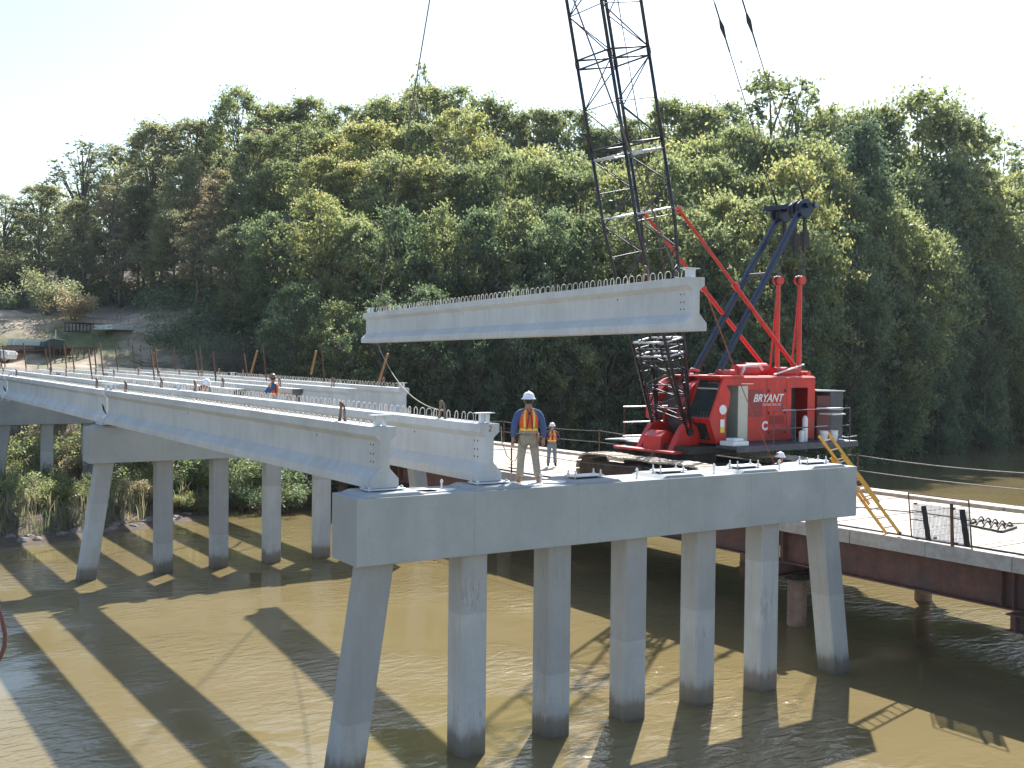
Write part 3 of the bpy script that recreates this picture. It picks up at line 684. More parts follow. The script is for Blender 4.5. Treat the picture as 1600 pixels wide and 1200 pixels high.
pn_ = thing('mesh_panel', 'steel framed panel of fine white wire mesh standing on the deck edge', 'panel', (15.06, -1.6, 3.3))
PX = 15.06; YA, YB = -0.86, -2.52; ZA, ZB = 3.36, 4.48
for (a, bq, nm) in (((PX, YA, ZA), (PX, YA+.12, ZB), 'frame_bar'), ((PX, YB, ZA-.12), (PX, YB+.12, ZB), 'frame_bar'), ((PX, YA+.12, ZB), (PX, YB+.12, ZB), 'frame_bar'), ((PX, YA, ZA), (PX, YB, ZA), 'frame_bar')):
    mb = MB(); mb.tube(a, bq, .017); mb.build('frame_bar', 'rust', pn_)
wm = MB()
for k in range(44):
    yy = YA-.05+(YB-YA+.1)*k/43; wm.tube((PX+.012, yy, ZA+.02), (PX+.012, yy+.06, ZA+.88), 0.0075, n=4)
for k in range(30):
    zz = ZA+.03+.85*k/29; wm.tube((PX+.016, YA-.03, zz), (PX+.016, YB+.08, zz), 0.006, n=4)
o = wm.build('wire_mesh', worn('blue_grey_wire', (.48, .54, .60), .3, .5, .2, bump=0), pn_); o['kind'] = 'stuff'
for (yy, z0, z1, nm, mt, wd) in ((-1.25, ZA, ZA+.84, 'brace_plate', 'dark', .09), (-2.30, ZA, ZA+.88, 'brace_plate', 'dark', .10)):
    mb = MB(); mb.beam((PX-.012, yy-.10, z0), (PX-.012, yy+.06, z1), wd*1.5, .02, up=(1, 0, 0)); mb.build(nm, mt, pn_)
mb = MB(); mb.beam((PX-.035, -2.02, ZA-.06), (PX-.035, -1.97, ZA+1.0), .06, .06); mb.build('post', 'rust', pn_)
for (ya, yb, zz) in ((YA+.06, -1.3, 4.05), (YA+.05, -1.25, 3.83), (-1.3, -2.0, 4.02), (-2.0, YB+.06, 4.0)):
    mb = MB(); mb.tube((PX-.02, ya, zz), (PX-.02, yb, zz-.0), .012); mb.build('cross_bar', 'dark', pn_)
for yy, zz in ((-.98, 4.24), (-2.03, 4.24), (-1.05, 3.37), (-1.55, 3.45), (-2.12, 3.40)):
    mb = MB(); mb.lathe([(0.02, -.03), (.045, -.02), (.045, .02), (.02, .03)], (PX-.04, yy, zz), 8); mb.build('clamp', 'dark', pn_)

rk = thing('clamp_rack', 'low black steel rack of welded loops lying flat on the timber deck', 'steel rack', (19, -.6, 3.31))
A_ = Vector((18.45, -0.20, 3.34)); B_ = Vector((18.1, -1.45, 3.34)); D_ = Vector((1.15, .25, 0))
for a, bq in ((A_, B_), (A_+D_, B_+D_), (A_, A_+D_), (B_, B_+D_)):
    mb = MB(); mb.beam(a, bq, .06, .05); mb.build('frame_bar', 'dark', rk)
for k in range(5):
    c = A_.lerp(B_, (k+.5)/5)
    mb = MB(); mb.path([c+D_*t_+Vector((0, 0, .14*abs(sin(pi*t_*2)))) for t_ in np.linspace(0, 1, 13)], .024, 6); mb.build('loop', 'dark', rk, smooth=True)

# ------------------------------------------------------------------ crane
cr = thing('crawler_crane', 'red lattice boom crawler crane standing on the timber deck', 'crane', (18, 10.5, 3.3))
# tracks
def track(xc, par):
    w_ = 0.90; yA, yB = 6.6, 13.1; zc = 3.90; rr_ = 0.53
    fr = MB(); fr.prism([(yA+.3, zc-.28), (yB-.3, zc-.28), (yB-.25, zc+.05), (yB-.9, zc+.26), (yA+.9, zc+.26), (yA+.25, zc+.05)], xc-w_*.36, xc+w_*.36, 'x')
    t_ = fr.build('track_frame', 'track', par)
    pts = []; nseg = 44; Ls = (yB-rr_)-(yA+rr_); per = 2*Ls+2*pi*rr_
    for k in range(nseg):
        s = per*k/nseg
        if s < Ls: p = (yA+rr_+s, zc+rr_+.03*sin(pi*s/Ls)*-1.0+.05*abs(sin(3*pi*s/Ls))); a = 0
        elif s < Ls+pi*rr_: q = (s-Ls)/rr_; p = (yB-rr_+rr_*sin(q), zc+rr_*cos(q)); a = -q
        elif s < 2*Ls+pi*rr_: p = (yB-rr_-(s-Ls-pi*rr_), zc-rr_); a = pi
        else: q = (s-2*Ls-pi*rr_)/rr_; p = (yA+rr_-rr_*sin(q), zc-rr_*cos(q)); a = pi-q
        mb = MB(); mb.box((xc, p[0], p[1]), (w_, per/nseg*.88, 0.06), Matrix.Rotation(a, 3, 'X')); mb.box((xc, p[0]-.02*sin(a)*0, p[1]), (w_*.92, .035, 0.10), Matrix.Rotation(a, 3, 'X'))
        mb.build('track_shoe', 'shoe', t_)
    for yy in np.linspace(yA+.75, yB-.75, 8):
        mb = MB(); mb.tube((xc-w_*.42, yy, zc-.33), (xc+w_*.42, yy, zc-.33), .12, n=12); mb.build('roller', 'track', t_)
    for yy in (yA+rr_, yB-rr_):
        mb = MB(); mb.tube((xc-w_*.40, yy, zc), (xc+w_*.40, yy, zc), rr_-.07, n=18); mb.build('sprocket', 'track', t_)
track(15.60, cr); track(20.4, cr)
mb = MB(); mb.span((16.2, 9.2, 3.75), (19.95, 11.7, 4.25)); mb.span((16.1, 7.6, 3.62), (20.0, 8.3, 4.02)); mb.span((16.1, 12, 3.62), (20.0, 12.6, 4.02)); mb.build('car_body', 'dark', cr, bevel=.03)
mb = MB(); mb.tube((18, 10.5, 4.25), (18, 10.5, 4.60), 1.15, n=28); mb.build('slewing_ring', 'dark', cr, smooth=False)
# revolving deck
mb = MB(); mb.span((16.7, 8.95, 4.60), (23.3, 12.2, 4.86)); mb.build('revolving_frame', 'dark', cr, bevel=.02)
mb = MB(); mb.span((18.0, 7.95, 4.80), (24.4, 8.93, 4.90)); mb.span((18.0, 7.93, 4.70), (24.4, 7.97, 4.80)); mb.build('near_walkway', 'deckgrey', cr)
mb = MB(); mb.span((17.0, 12.22, 4.80), (23.5, 13.2, 4.86)); mb.build('far_walkway', 'deckgrey', cr)
mb = MB(); mb.prism([(23.3, 8.0), (24.4, 8.0), (25.6, 9.4), (25.6, 11.4), (24.4, 12.9), (23.3, 12.9)], 4.76, 4.80, 'z'); mb.build('tail_platform', 'galv', cr)
for a, bq in (((25.6, 9.4, 4.9), (24.9, 8.4, 5.05)), ((25.6, 9.4, 4.9), (24.7, 9.2, 5.05)), ((25.6, 9.4, 4.9), (24.6, 9.8, 5.1))):
    mb = MB(); mb.beam(a, bq, .05, .03); mb.build('tail_step_bar', 'whitepaint', cr)
# machinery house with two door openings in the near side
yN, yF, zL, zH = 8.95, 12.15, 4.88, 7.22
hs_ = thing('dummy', 'x', 'x'); bpy.data.objects.remove(hs_)
def plate(name, x0, x1, z0, z1, mt='red', y=yN, par=cr, th_=.04):
    mb = MB(); mb.span((x0, y, z0), (x1, y+th_, z1)); return mb.build(name, mt, par, bevel=.006)
DX0, DX1, DZ = 21.85, 22.75, 6.86
house = MB()
house.span((19.25, yN, zL), (DX0, yN+.04, zH-.0)); house.span((DX1, yN, zL), (23.15, yN+.04, zH)); house.span((DX0, yN, DZ), (DX1, yN+.04, zH))
house.span((23.11, yN+.041, zL), (23.15, yF, zH)); house.span((19.25, yF-.04, zL), (23.109, yF, zH)); house.span((19.25, yN+.041, zL), (19.29, yF-.041, zH))
hw = house.build('house_wall', 'red', cr)
mb = MB(); mb.prism([(yN-.03, zH), (yF+.03, zH), (yF-.1, zH+.07), (yN+.1, zH+.07)], 18.4, 23.18, 'x'); mb.build('house_roof', 'red', cr, bevel=.02)
mb = MB(); mb.span((19.3, yN+.06, zL), (23.1, yF-.06, zL+.02)); mb.build('house_floor', 'deckgrey', cr)
mb = MB(); mb.span((DX0+.05, yN+.7, zL+.02), (DX1+.1, yN+.75, zH-.1)); mb.span((DX0+.3, yN+.3, zL+.03), (DX0+.62, yN+.6, 6.0)); mb.build('engine_cover', 'deckgrey', cr)
plate('hatch', 19.5, 20.30, 5.83, 6.80, mt=worn('faded_dark_red', (0.25, 0.03, 0.03), 0.1, 0.5), y=yN-.022, th_=.02)
for zz in (6.05, 6.35, 6.65):
    plate('hatch_rib', 19.52, 20.28, zz, zz+.02, mt='red', y=yN-.034, th_=.01)
for xx in (20.55, 21.6):
    plate('panel_seam', xx, xx+.015, 4.95, 7.15, mt=worn('seam_red', (0.16, 0.01, 0.008), .1, .5), y=yN-.008, th_=.006)
for (lx0, lx1, lz0) in ((20.7, 21.45, 5.05), (20.7, 21.45, 5.55)):
    for k in range(6): plate('louvre', lx0, lx1, lz0+k*.055, lz0+k*.055+.022, mt='seamred', y=yN-.03, th_=.022)
for xx in (20.65, 21.5):
    for zz in (5.2, 5.9, 6.7): plate('hinge', xx-.03, xx+.03, zz, zz+.10, mt='dark', y=yN-.03, th_=.02)
plate('door_handle', 21.36, 21.40, 6.0, 6.16, mt='galv', y=yN-.05, th_=.03)
plate('oil_stain', 19.35, 23.05, 4.90, 4.985, mt='track', y=yN-.007, th_=.005)
plate('grab_rail', 19.15, 19.75, 7.0, 7.03, mt='whitepaint', y=yN-.09, th_=.03)
# second door leaf (open door lower fan) and red machinery behind
mb = MB(); mb.span((21.5, yN+.5, 4.95), (21.56, yN+1.1, 5.9)); mb.build('inner_tank', 'plastic', cr)
# roof machinery: drums and exhaust
for (x0, x1, yc, rr_, mt) in ((18.85, 19.6, 9.7, .16, 'red'), (19.9, 20.9, 9.9, .26, 'red'), (20.9, 22.0, 10.4, .30, 'red'), (21.6, 22.8, 9.6, .22, 'red')):
    mb = MB(); mb.tube((x0, yc, zH+rr_*.8), (x1, yc, zH+rr_*.8), rr_, n=18); mb.build('roof_drum', mt, cr, smooth=False)
mb = MB(); mb.path([(19.7, 9.4, zH+.1), (19.9, 9.4, zH+.42), (20.6, 9.4, zH+.46), (20.9, 9.5, zH+.3)], .05, 8); mb.build('exhaust_pipe', 'galv', cr, smooth=True)
mb = MB(); mb.path([(18.3, 10.7, zH+.05), (18.5, 10.7, zH+.3), (18.9, 10.7, zH+.22)], .04, 8); mb.build('handrail', 'red', cr, smooth=True)
mb = MB(); mb.beam((21.2, 9.2, zH+.12), (22.8, 9.2, zH+.5), .07, .04); mb.build('roof_brace', 'whitepaint', cr)
# cab
def cabx(px, py): return on_y(px, py, 8.88)
Yc0, Yc1 = 8.88, 10.1
cabp = MB()
# near side wall with the open doorway x 18.42..19.2, z 5.0..6.95
cabp.span((19.18, Yc0, 4.95), (19.249, Yc0+.04, 7.2)); cabp.span((18.42, Yc0, 6.96), (19.18, Yc0+.04, 7.2))
cabp.prism([(18.02, 4.95), (18.44, 4.95), (18.44, 5.9), (18.55, 6.25), (18.62, 6.7), (18.42, 6.96), (18.42, 7.2), (18.30, 7.2), (17.66, 5.76)], Yc0, Yc0+.04, 'y')
cab = cabp.build('cab_wall', 'red', cr)
mb = MB(); mb.span((18.1, Yc0-.02, 7.2), (19.3, Yc1+.02, 7.30)); mb.build('cab_roof', 'red', cr, bevel=.03)
mb = MB()   # front: lower skirt (kink at the belt) and windscreen frame
def quad(mb, a, b_, c, d, th_=.03):
    n_ = (Vector(b_)-Vector(a)).cross(Vector(d)-Vector(a)).normalized()*th_
    P_ = [Vector(q) for q in (a, b_, c, d)]; mb.add(P_+[q+n_ for q in P_], [(0, 1, 2, 3), (7, 6, 5, 4), (0, 4, 5, 1), (1, 5, 6, 2), (2, 6, 7, 3), (3, 7, 4, 0)])
b0 = (18.02, Yc0, 4.95); b1 = (18.02, Yc1, 4.95); k0 = (17.66, Yc0, 5.76); k1 = (17.66, Yc1, 5.76); t0 = (18.30, Yc0, 7.2); t1 = (18.30, Yc1, 7.2)
def lp(a, b_, f): return tuple(a[i]+(b_[i]-a[i])*f for i in range(3))
def bl(a, b_, c, d, u, v): return lp(lp(a, b_, u), lp(d, c, u), v)
def framed(a, b_, c, d, fw, name_f, name_g, mat_f='red', fz=None):
    fz = fz or fw
    mbf = MB(); u0, u1, v0, v1 = fw, 1-fw, fz, 1-fz
    quad(mbf, bl(a, b_, c, d, 0, 0), bl(a, b_, c, d, u0, 0), bl(a, b_, c, d, u0, 1), bl(a, b_, c, d, 0, 1)); quad(mbf, bl(a, b_, c, d, u1, 0), bl(a, b_, c, d, 1, 0), bl(a, b_, c, d, 1, 1), bl(a, b_, c, d, u1, 1))
    quad(mbf, bl(a, b_, c, d, u0, 0), bl(a, b_, c, d, u1, 0), bl(a, b_, c, d, u1, v0), bl(a, b_, c, d, u0, v0)); quad(mbf, bl(a, b_, c, d, u0, v1), bl(a, b_, c, d, u1, v1), bl(a, b_, c, d, u1, 1), bl(a, b_, c, d, u0, 1))
    f_ = mbf.build(name_f, mat_f, cr)
    mg = MB(); quad(mg, bl(a, b_, c, d, u0, v0), bl(a, b_, c, d, u1, v0), bl(a, b_, c, d, u1, v1), bl(a, b_, c, d, u0, v1), .008); mg.build(name_g, 'glass', f_)
    return f_
framed(b1, b0, k0, k1, 0.20, 'cab_lower_front', 'lower_pane', fz=.13)
wsf = framed(k1, k0, t0, t1, 0.07, 'windscreen_frame', 'windscreen', fz=.05)
mb = MB(); c0 = bl(k1, k0, t0, t1, .10, .75); c1 = bl(k1, k0, t0, t1, .9, .75); mb.beam(c0, c1, .04, .05); mb.build('windscreen_bar', 'cream', cr)
mb = MB(); quad(mb, (18.04, Yc1, 4.95), (19.2, Yc1, 4.95), (19.2, Yc1, 7.2), (18.3, Yc1, 7.2)); quad(mb, (17.70, Yc1, 5.76), (18.04, Yc1, 4.95), (18.3, Yc1, 7.2), (18.28, Yc1, 7.19)); mb.build('cab_far_wall', 'dark', cr)
mb = MB(); mb.span((19.20, Yc0+.05, 4.97), (19.235, Yc1, 7.19)); mb.build('cab_back_wall', 'cream', cr)
mb = MB(); mb.span((18.0, Yc0+.05, 4.92), (19.19, Yc1, 4.96)); mb.build('cab_floor', 'dark', cr)
mb = MB(); mb.beam((18.85, Yc0-.05, 4.98), (18.85, Yc0-.05, 6.95), .50, .03, up=(0, 1, 0)) if False else mb.span((18.95, Yc0-.07, 5.0), (19.42, Yc0-.035, 6.94)); mb.build('cab_door', 'cream', cr)
mb = MB(); mb.span((18.68, 9.25, 5.5), (18.80, 9.65, 6.05)); mb.span((18.45, 9.22, 5.42), (18.8, 9.68, 5.52)); mb.span((18.5, 9.35, 4.97), (18.7, 9.55, 5.42)); mb.build('operator_seat', 'dark', cr, bevel=.03)
mb = MB(); mb.span((17.85, 9.2, 5.3), (18.05, 9.9, 5.72)); mb.span((18.1, 9.0, 5.35), (18.4, 9.12, 5.6)); mb.build('control_console', 'dark', cr, bevel=.02)
for k in range(4):
    mb = MB(); mb.tube((18.02+.0*k, 9.3+.15*k, 5.72), (18.08, 9.3+.15*k, 5.98), .012); mb.lathe([(.02, 0), (.028, .02), (.02, .04)], (18.08, 9.3+.15*k, 5.97), 8); mb.build('control_lever', 'galv', cr)
mb = MB(); mb.tube((18.24, Yc0-.035, 6.12), (18.24, Yc0-.01, 6.12), .17, n=20); mb.build('round_mirror', 'whitepaint', cr)
plate('notice_plate', 18.14, 18.34, 5.50, 5.78, 'whitepaint', Yc0-.015, cr, .01); plate('notice_plate', 18.14, 18.34, 5.32, 5.495, 'signyellow', Yc0-.015, cr, .01)
mb = MB(); mb.span((18.0, 8.1, 4.905), (18.75, 8.75, 5.06)); mb.span((18.15, 8.2, 5.06), (18.6, 8.6, 5.16)); mb.build('step_box', 'plastic', cr, bevel=.02)
# front end: boom foot supports, drum guards
for yy in (9.62, 11.25):
    mb = MB(); mb.prism([(16.55, 4.62), (17.75, 4.62), (17.95, 5.1), (17.8, 5.5), (17.5, 5.68), (17.15, 5.55), (16.85, 5.15)], yy, yy+.26, 'y'); mb.build('boom_foot_bracket', 'red', cr, bevel=.03)
mb = MB(); mb.prism([(16.55, 4.60), (17.2, 4.60), (17.2, 5.25), (16.9, 5.35), (16.6, 5.15)], 10.2, 11.1, 'y'); mb.build('front_bumper', 'red', cr, bevel=.03)
mb = MB(); mb.prism([(16.2, 4.62), (18, 4.62), (18, 4.72), (16.2, 4.70)], 9.2, 12.3, 'y'); mb.build('front_plate', 'red', cr, bevel=.01)
mb = MB()
arc = [(18.9+1.25*cos(a), 5.9+1.30*sin(a)) for a in np.linspace(pi*0.45, pi*1.05, 12)]; arci = [(18.9+.95*cos(a), 5.9+1.0*sin(a)) for a in np.linspace(pi*1.05, pi*.45, 12)]
mb.prism(arc+arci, 11.65, 12.2, 'y'); mb.build('drum_guard', 'red', cr, bevel=.02)
mb = MB(); mb.prism([(x-.05, z) for x, z in arc+arci], 10.15, 10.5, 'y'); mb.build('drum_guard', 'red', cr, bevel=.02)
mb = MB(); mb.tube((18.6, 10.52, 5.6), (18.6, 11.6, 5.6), .42, n=24); mb.build('hoist_drum', 'deckgrey', cr)
for yy in (10.53, 11.55):
    mb = MB(); mb.tube((18.6, yy, 5.6), (18.6, yy+.06, 5.6), .62, n=28); mb.build('drum_flange', 'redstrut', cr)
mb = MB(); mb.span((18.2, 10.51, 6.0), (19.2, 11.64, 6.9)); mb.build('machinery_block', MT['ctw'], cr, bevel=.05)
mb = MB(); mb.prism([(18.15, 6.85), (19.25, 7.3), (19.25, 7.22), (18.15, 6.78)], 10.15, 12.2, 'y'); mb.build('front_cowl', 'red', cr, bevel=.02)
# counterweight
mb = MB(); mb.span((23.35, 9.0, 4.88), (24.10, 12.1, 6.55)); mb.build('counterweight', worn('dark_red_weight', (0.13, 0.025, 0.022), .15, .6), cr, bevel=.03)
mb = MB(); mb.span((24.103, 9.0, 4.88), (24.85, 12.1, 6.70)); mb.build('counterweight', 'ctw', cr, bevel=.03)
mb = MB(); mb.prism([(23.25, 6.72), (24.9, 6.705), (24.9, 6.74), (23.25, 6.78)], 8.95, 12.15, 'y'); mb.build('counterweight_lid', 'whitepaint', cr)
mb = MB(); mb.span((23.2, 8.3, 6.06), (24.0, 8.9, 6.12)); mb.span((23.3, 8.25, 5.86), (24.05, 8.85, 5.91)); mb.build('shelf', 'whitepaint', cr)
# walkway rails
for zz in (6.08, 5.45):
    mb = MB(); mb.tube((19.88, 8.02, zz), (24.0, 8.02, zz+.04), .02); mb.build('walkway_rail', 'deckgrey', cr)
for xx in (19.88, 21.0, 24.0):
    mb = MB(); mb.tube((xx, 8.02, 4.9), (xx, 8.02, 6.1), .02); mb.build('walkway_rail_post', 'deckgrey', cr)
mb = MB(); mb.tube((20.95, 8.02, 4.9), (20.95, 8.6, 6.3), .015); mb.build('walkway_rail_post', 'deckgrey', cr)
for zz in (6.06, 5.48, 4.96):
    mb = MB(); mb.tube((17.35, 13.1, zz), (19.6, 13.1, zz), .024); mb.build('far_walkway_rail', 'galv', cr)
for xx in (17.4, 19.6):
    mb = MB(); mb.tube((xx, 13.1, 4.86), (xx, 13.1, 6.07), .018); mb.build('far_walkway_rail_post', 'rust', cr)
mb = MB(); mb.prism([(16.6, 13.25), (18.0, 12.25), (18.6, 12.25), (18.6, 13.25)], 4.84, 4.88, 'z'); mb.build('front_step', 'whitepaint', cr)
# boom
F0 = Vector((17.40, 10.5, 5.35)); TIP = Vector((8.55, 10.5, 43.5))
ax = (TIP-F0).normalized(); yv = Vector((0, 1, 0)); dv = ax.cross(yv).normalized()   # dv: across the boom in its lifting plane
S2 = 0.86
def bp_(s, i, j, hs=None): h_ = S2 if hs is None else hs; return F0+ax*s+yv*(S2*i)+dv*(h_*j)
BL = (TIP-F0).length
LB = 9.9; taper = 7.2
def hs_at(s): return 0.09+(S2-0.09)*min(1, s/taper)
for i in (-1, 1):
    for j in (-1, 1): butt = MB(); butt.path([bp_(0, i, j, .09), bp_(taper, i, j), bp_(LB, i, j)], .058, n=8); butt.build('boom_chord', 'boom', cr, smooth=True)
def lace(name, s0, s1, n_, hsf, rad=.022):
    mb = MB(); ss = np.linspace(s0, s1, n_+1)
    for k in range(n_):
        a, b2 = ss[k], ss[k+1]; f = 1 if k % 2 else -1
        for i in (-1, 1):      # side faces (vary across dv)
            mb.tube(bp_(a, i, f, hsf(a)), bp_(b2, i, -f, hsf(b2)), rad, n=6, caps=False)
        for j in (-1, 1):
            mb.tube(bp_(a, f, j, hsf(a)), bp_(b2, -f, j, hsf(b2)), rad, n=6, caps=False)
        for i in (-1, 1): mb.tube(bp_(a, i, f, hsf(a)), bp_(b2, i*.0+i, f, hsf(b2)), rad*.6, n=5, caps=False)
        mb.tube(bp_(b2, -1, -f, hsf(b2)), bp_(b2, 1, -f, hsf(b2)), rad*.8, n=5, caps=False); mb.tube(bp_(b2, f, -1, hsf(b2)), bp_(b2, f, 1, hsf(b2)), rad*.8, n=5, caps=False)
    return mb.build(name, 'boom', cr, smooth=True)
def frame_at(s, rad=.03, mt='boom'):
    mb = MB(); h_ = hs_at(s)
    for i in (-1, 1): mb.tube(bp_(s, i, -1, h_), bp_(s, i, 1, h_), rad, n=8)
    for j in (-1, 1): mb.tube(bp_(s, -1, j, h_), bp_(s, 1, j, h_), rad, n=8)
    mb.build('boom_cross_frame', mt, cr, smooth=True)
lace('boom_butt_lacing', 1.9, LB-.2, 7, hs_at)
mb = MB()
for j in (-1, 1):
    for k, s in enumerate(np.linspace(.5, 2.6, 6)): mb.tube(bp_(s, -1, j, hs_at(s)), bp_(s, -.72, j, hs_at(s)), .03); mb.tube(bp_(s, 1, j, hs_at(s)), bp_(s, .72, j, hs_at(s)), .03)
    for i in (-1, 1): mb.tube(bp_(0, i, j, .09), bp_(3.2, i*.62, j, hs_at(3.2)), .045)
mb.build('boom_foot_lacing', 'dark', cr)
lace('boom_foot_cross', .4, 3.0, 6, hs_at, .03)
for s in (2.75, 3.25, 7.7, LB-.18): frame_at(s, .035, 'galv' if s > 2 else 'boom')  # pale material on these dark boom frames paints in the sun glint
for i in (-1, 1):
    mb = MB(); mb.tube(bp_(-.02, i-.12, 0), bp_(-.02, i+.12, 0), .14, n=14); mb.build('boom_foot_pin', 'dark', cr)
s = LB; k = 0
while s < BL-4:
    L_ = 3.05 if k == 0 else 6.1; e = min(s+L_, BL-3.2)
    for i in (-1, 1):
        for j in (-1, 1): mb = MB(); mb.tube(bp_(s+.04, i, j), bp_(e-.04, i, j), .058, n=8); mb.build('boom_chord', 'boom', cr, smooth=True)
    lace('boom_lacing', s+.15, e-.15, max(2, int(round((e-s)/1.42/2))*2), hs_at)
    frame_at(s+.15, .032); frame_at(e-.15, .032)
    for i in (-1, 1):
        for j in (-1, 1):
            mb = MB(); mb.tube(bp_(s-.10, i, j), bp_(s+.10, i, j), .075, n=8); mb.build('boom_pin_lug', 'dark', cr)
    s = e; k += 1
mb = MB()
for i in (-1, 1):
    for j in (-1, 1): mb.tube(bp_(s, i, j), bp_(BL, i*.45, j*.0, .1), .045)
mb.tube(bp_(BL, -.5, 0), bp_(BL, .5, 0), .35, n=18); mb.build('boom_head', 'boom', cr)
# hoist rope down to the hook block, hook block, rope along the boom
APX = Vector((8.68, 10.2, 26.7))
mb = MB()
for dy in (-.12, .12): mb.tube(TIP+Vector((-.1, dy, 0)), APX+Vector((0, dy, .9)), .016, n=6)
mb.tube(F0+ax*3+dv*-.9, TIP+Vector((0, 0, .2)), .014, n=6)
mb.tube((18.6, 11, 6.0), TIP+Vector((.2, 0, .3)), .014, n=6)
mb.build('hoist_rope', 'wire', cr, smooth=True)
mb = MB(); mb.tube(APX+Vector((0, -.15, .9)), APX+Vector((0, .15, .9)), .32, n=18); mb.box(APX+Vector((0, 0, .55)), (.35, .35, .5)); mb.path([APX+Vector((0, 0, .3)), APX+Vector((0, 0, .05)), APX+Vector((.14, 0, -.12)), APX+Vector((0, 0, -.25)), APX+Vector((-.14, 0, -.12))], .045, 8); mb.build('hook_block', 'red', cr)
# gantry mast (navy), red A-frame posts, red boom stops
MP = [((19.08, 11.3, 7.2), (23.86, 11.3, 13.75)), ((18.82, 9.8, 7.2), (23.22, 9.8, 13.65))]
for a, bq in MP:
    mb = MB(); mb.beam(a, bq, .19, .18, up=(0, 1, 0)); mb.build('mast_leg', 'navy', cr, bevel=.02)
mb = MB(); c0 = Vector(MP[0][0]).lerp(Vector(MP[0][1]), .60); c1 = Vector(MP[1][0]).lerp(Vector(MP[1][1]), .60); mb.tube(c0, c1, .05); mb.build('mast_brace', 'deckgrey', cr)
for a in (MP[0][0], MP[1][0]):
    mb = MB(); mb.box((a[0], a[1], a[2]-.02), (.5, .3, .35)); mb.build('mast_foot', 'red', cr, bevel=.04)
mh = Vector((23.5, 10.55, 13.75))
mb = MB(); mb.tube((23.9, 11.75, 13.8), (23.15, 9.35, 13.7), .10, n=10); mb.box(mh+Vector((0, 0, .05)), (.35, 2.1, .16), Matrix.Rotation(.3, 3, 'Z')); mb.build('mast_head', 'navy', cr)
for k, yy in enumerate((9.6, 9.85, 10.1, 10.4, 10.9, 11.2, 11.5)):
    mb = MB(); xx = 23.15+(yy-9.35)*.31; mb.tube((xx, yy-.05, 13.62), (xx, yy+.05, 13.62), .30 if k % 2 else .36, n=18); mb.build('sheave', 'dark' if k % 2 else 'navy', cr)
for yy in (9.75, 10.4, 11.1):
    mb = MB(); xx = 23.15+(yy-9.35)*.31; mb.box((xx+.1, yy, 12.75), (.12, .10, 1.5)); mb.box((xx+.1, yy, 12.5), (.26, .22, .5)); mb.build('bail_link', 'dark', cr)
mb = MB()
for yy in (9.65, 9.8, 9.95, 11.15, 11.3): mb.tube((23.2+(yy-9.35)*.31, yy, 12.6), (23.3+(yy-9.6)*.2, yy, 10.9), .011, n=5)
mb.build('boom_hoist_rope', 'wire', cr)
def strut(a, b_, r_, nm='boom_stop', knob=None):
    a = Vector(a); b_ = Vector(b_); mb = MB(); mb.tube(a, a.lerp(b_, .46), r_*.72, n=10); mb.tube(a.lerp(b_, .44), b_, r_, n=10)
    mb.tube(a.lerp(b_, .43), a.lerp(b_, .455), r_*1.5, n=10); mb.tube(a, a.lerp(b_, .03), r_*1.5, r_*.7, n=8)
    return mb.build(nm, 'redstrut', cr, smooth=False)
strut((16.76, 9.68, 13.05), (23.26, 9.68, 7.29), .085); strut((16.62, 11.32, 13.1), (23.38, 11.32, 7.3), .085)
for (yt, xt, zt_) in ((11.3, 23.71, 10.97), (9.8, 23.22, 10.86)):
    mb = MB(); mb.tube((xt, yt, 7.2), (xt, yt, zt_), .10, .085, n=12); mb.build('gantry_post', 'redstrut', cr)
    mb = MB(); mb.tube((xt+.9*0-.05, yt+.35, 7.2), (xt, yt+.05, zt_-.4), .04, n=8); mb.build('gantry_brace', 'redstrut', cr)
    mb = MB(); mb.tube((xt, yt-.16, zt_+.05), (xt, yt+.16, zt_+.05), .17, n=14); mb.build('gantry_sheave', 'redstrut', cr); mb = MB(); mb.tube((xt, yt-.05, zt_+.05), (xt, yt+.05, zt_+.05), .19, n=14); mb.build('gantry_sheave', 'dark', cr)
mb = MB(); mb.tube((23.45, 9.5, 7.35), (23.45, 11.9, 7.35), .13, n=10); mb.build('gantry_foot_beam', 'red', cr)
# pendants from the mast head to the boom tip with socket links
for (a, pyk) in ((Vector((23.80, 11.45, 13.85)), (1135, 42)), (Vector((23.25, 9.65, 13.8)), (1169, 32))):
    T_ = TIP+Vector((0, (a.y-10.5)*.6, .1)); mb = MB(); mb.tube(a, T_, .021, n=6); pd = mb.build('pendant_rope', 'wire', cr, smooth=True)
    d_ = (T_-a).normalized(); mb = MB(); mb.tube(a, a+d_*.9, .055, .03, n=8); mb.build('pendant_end', 'dark', pd)
    # socket where the photo shows it
    best = min(np.linspace(0, 1, 400), key=lambda f: abs((lambda q: 600-FPX*float((q-CAM)@UP)/float((q-CAM)@FW))(np.array(a.lerp(T_, f)))-pyk[1]))
    c = a.lerp(T_, best); mb = MB(); mb.path([c-d_*.95, c-d_*.45, c-d_*.02, c+d_*.02, c+d_*.3, c+d_*.9], [.03, .03, .085, .085, .03, .03], n=8)
    mb.build('pendant_socket', 'dark', pd)
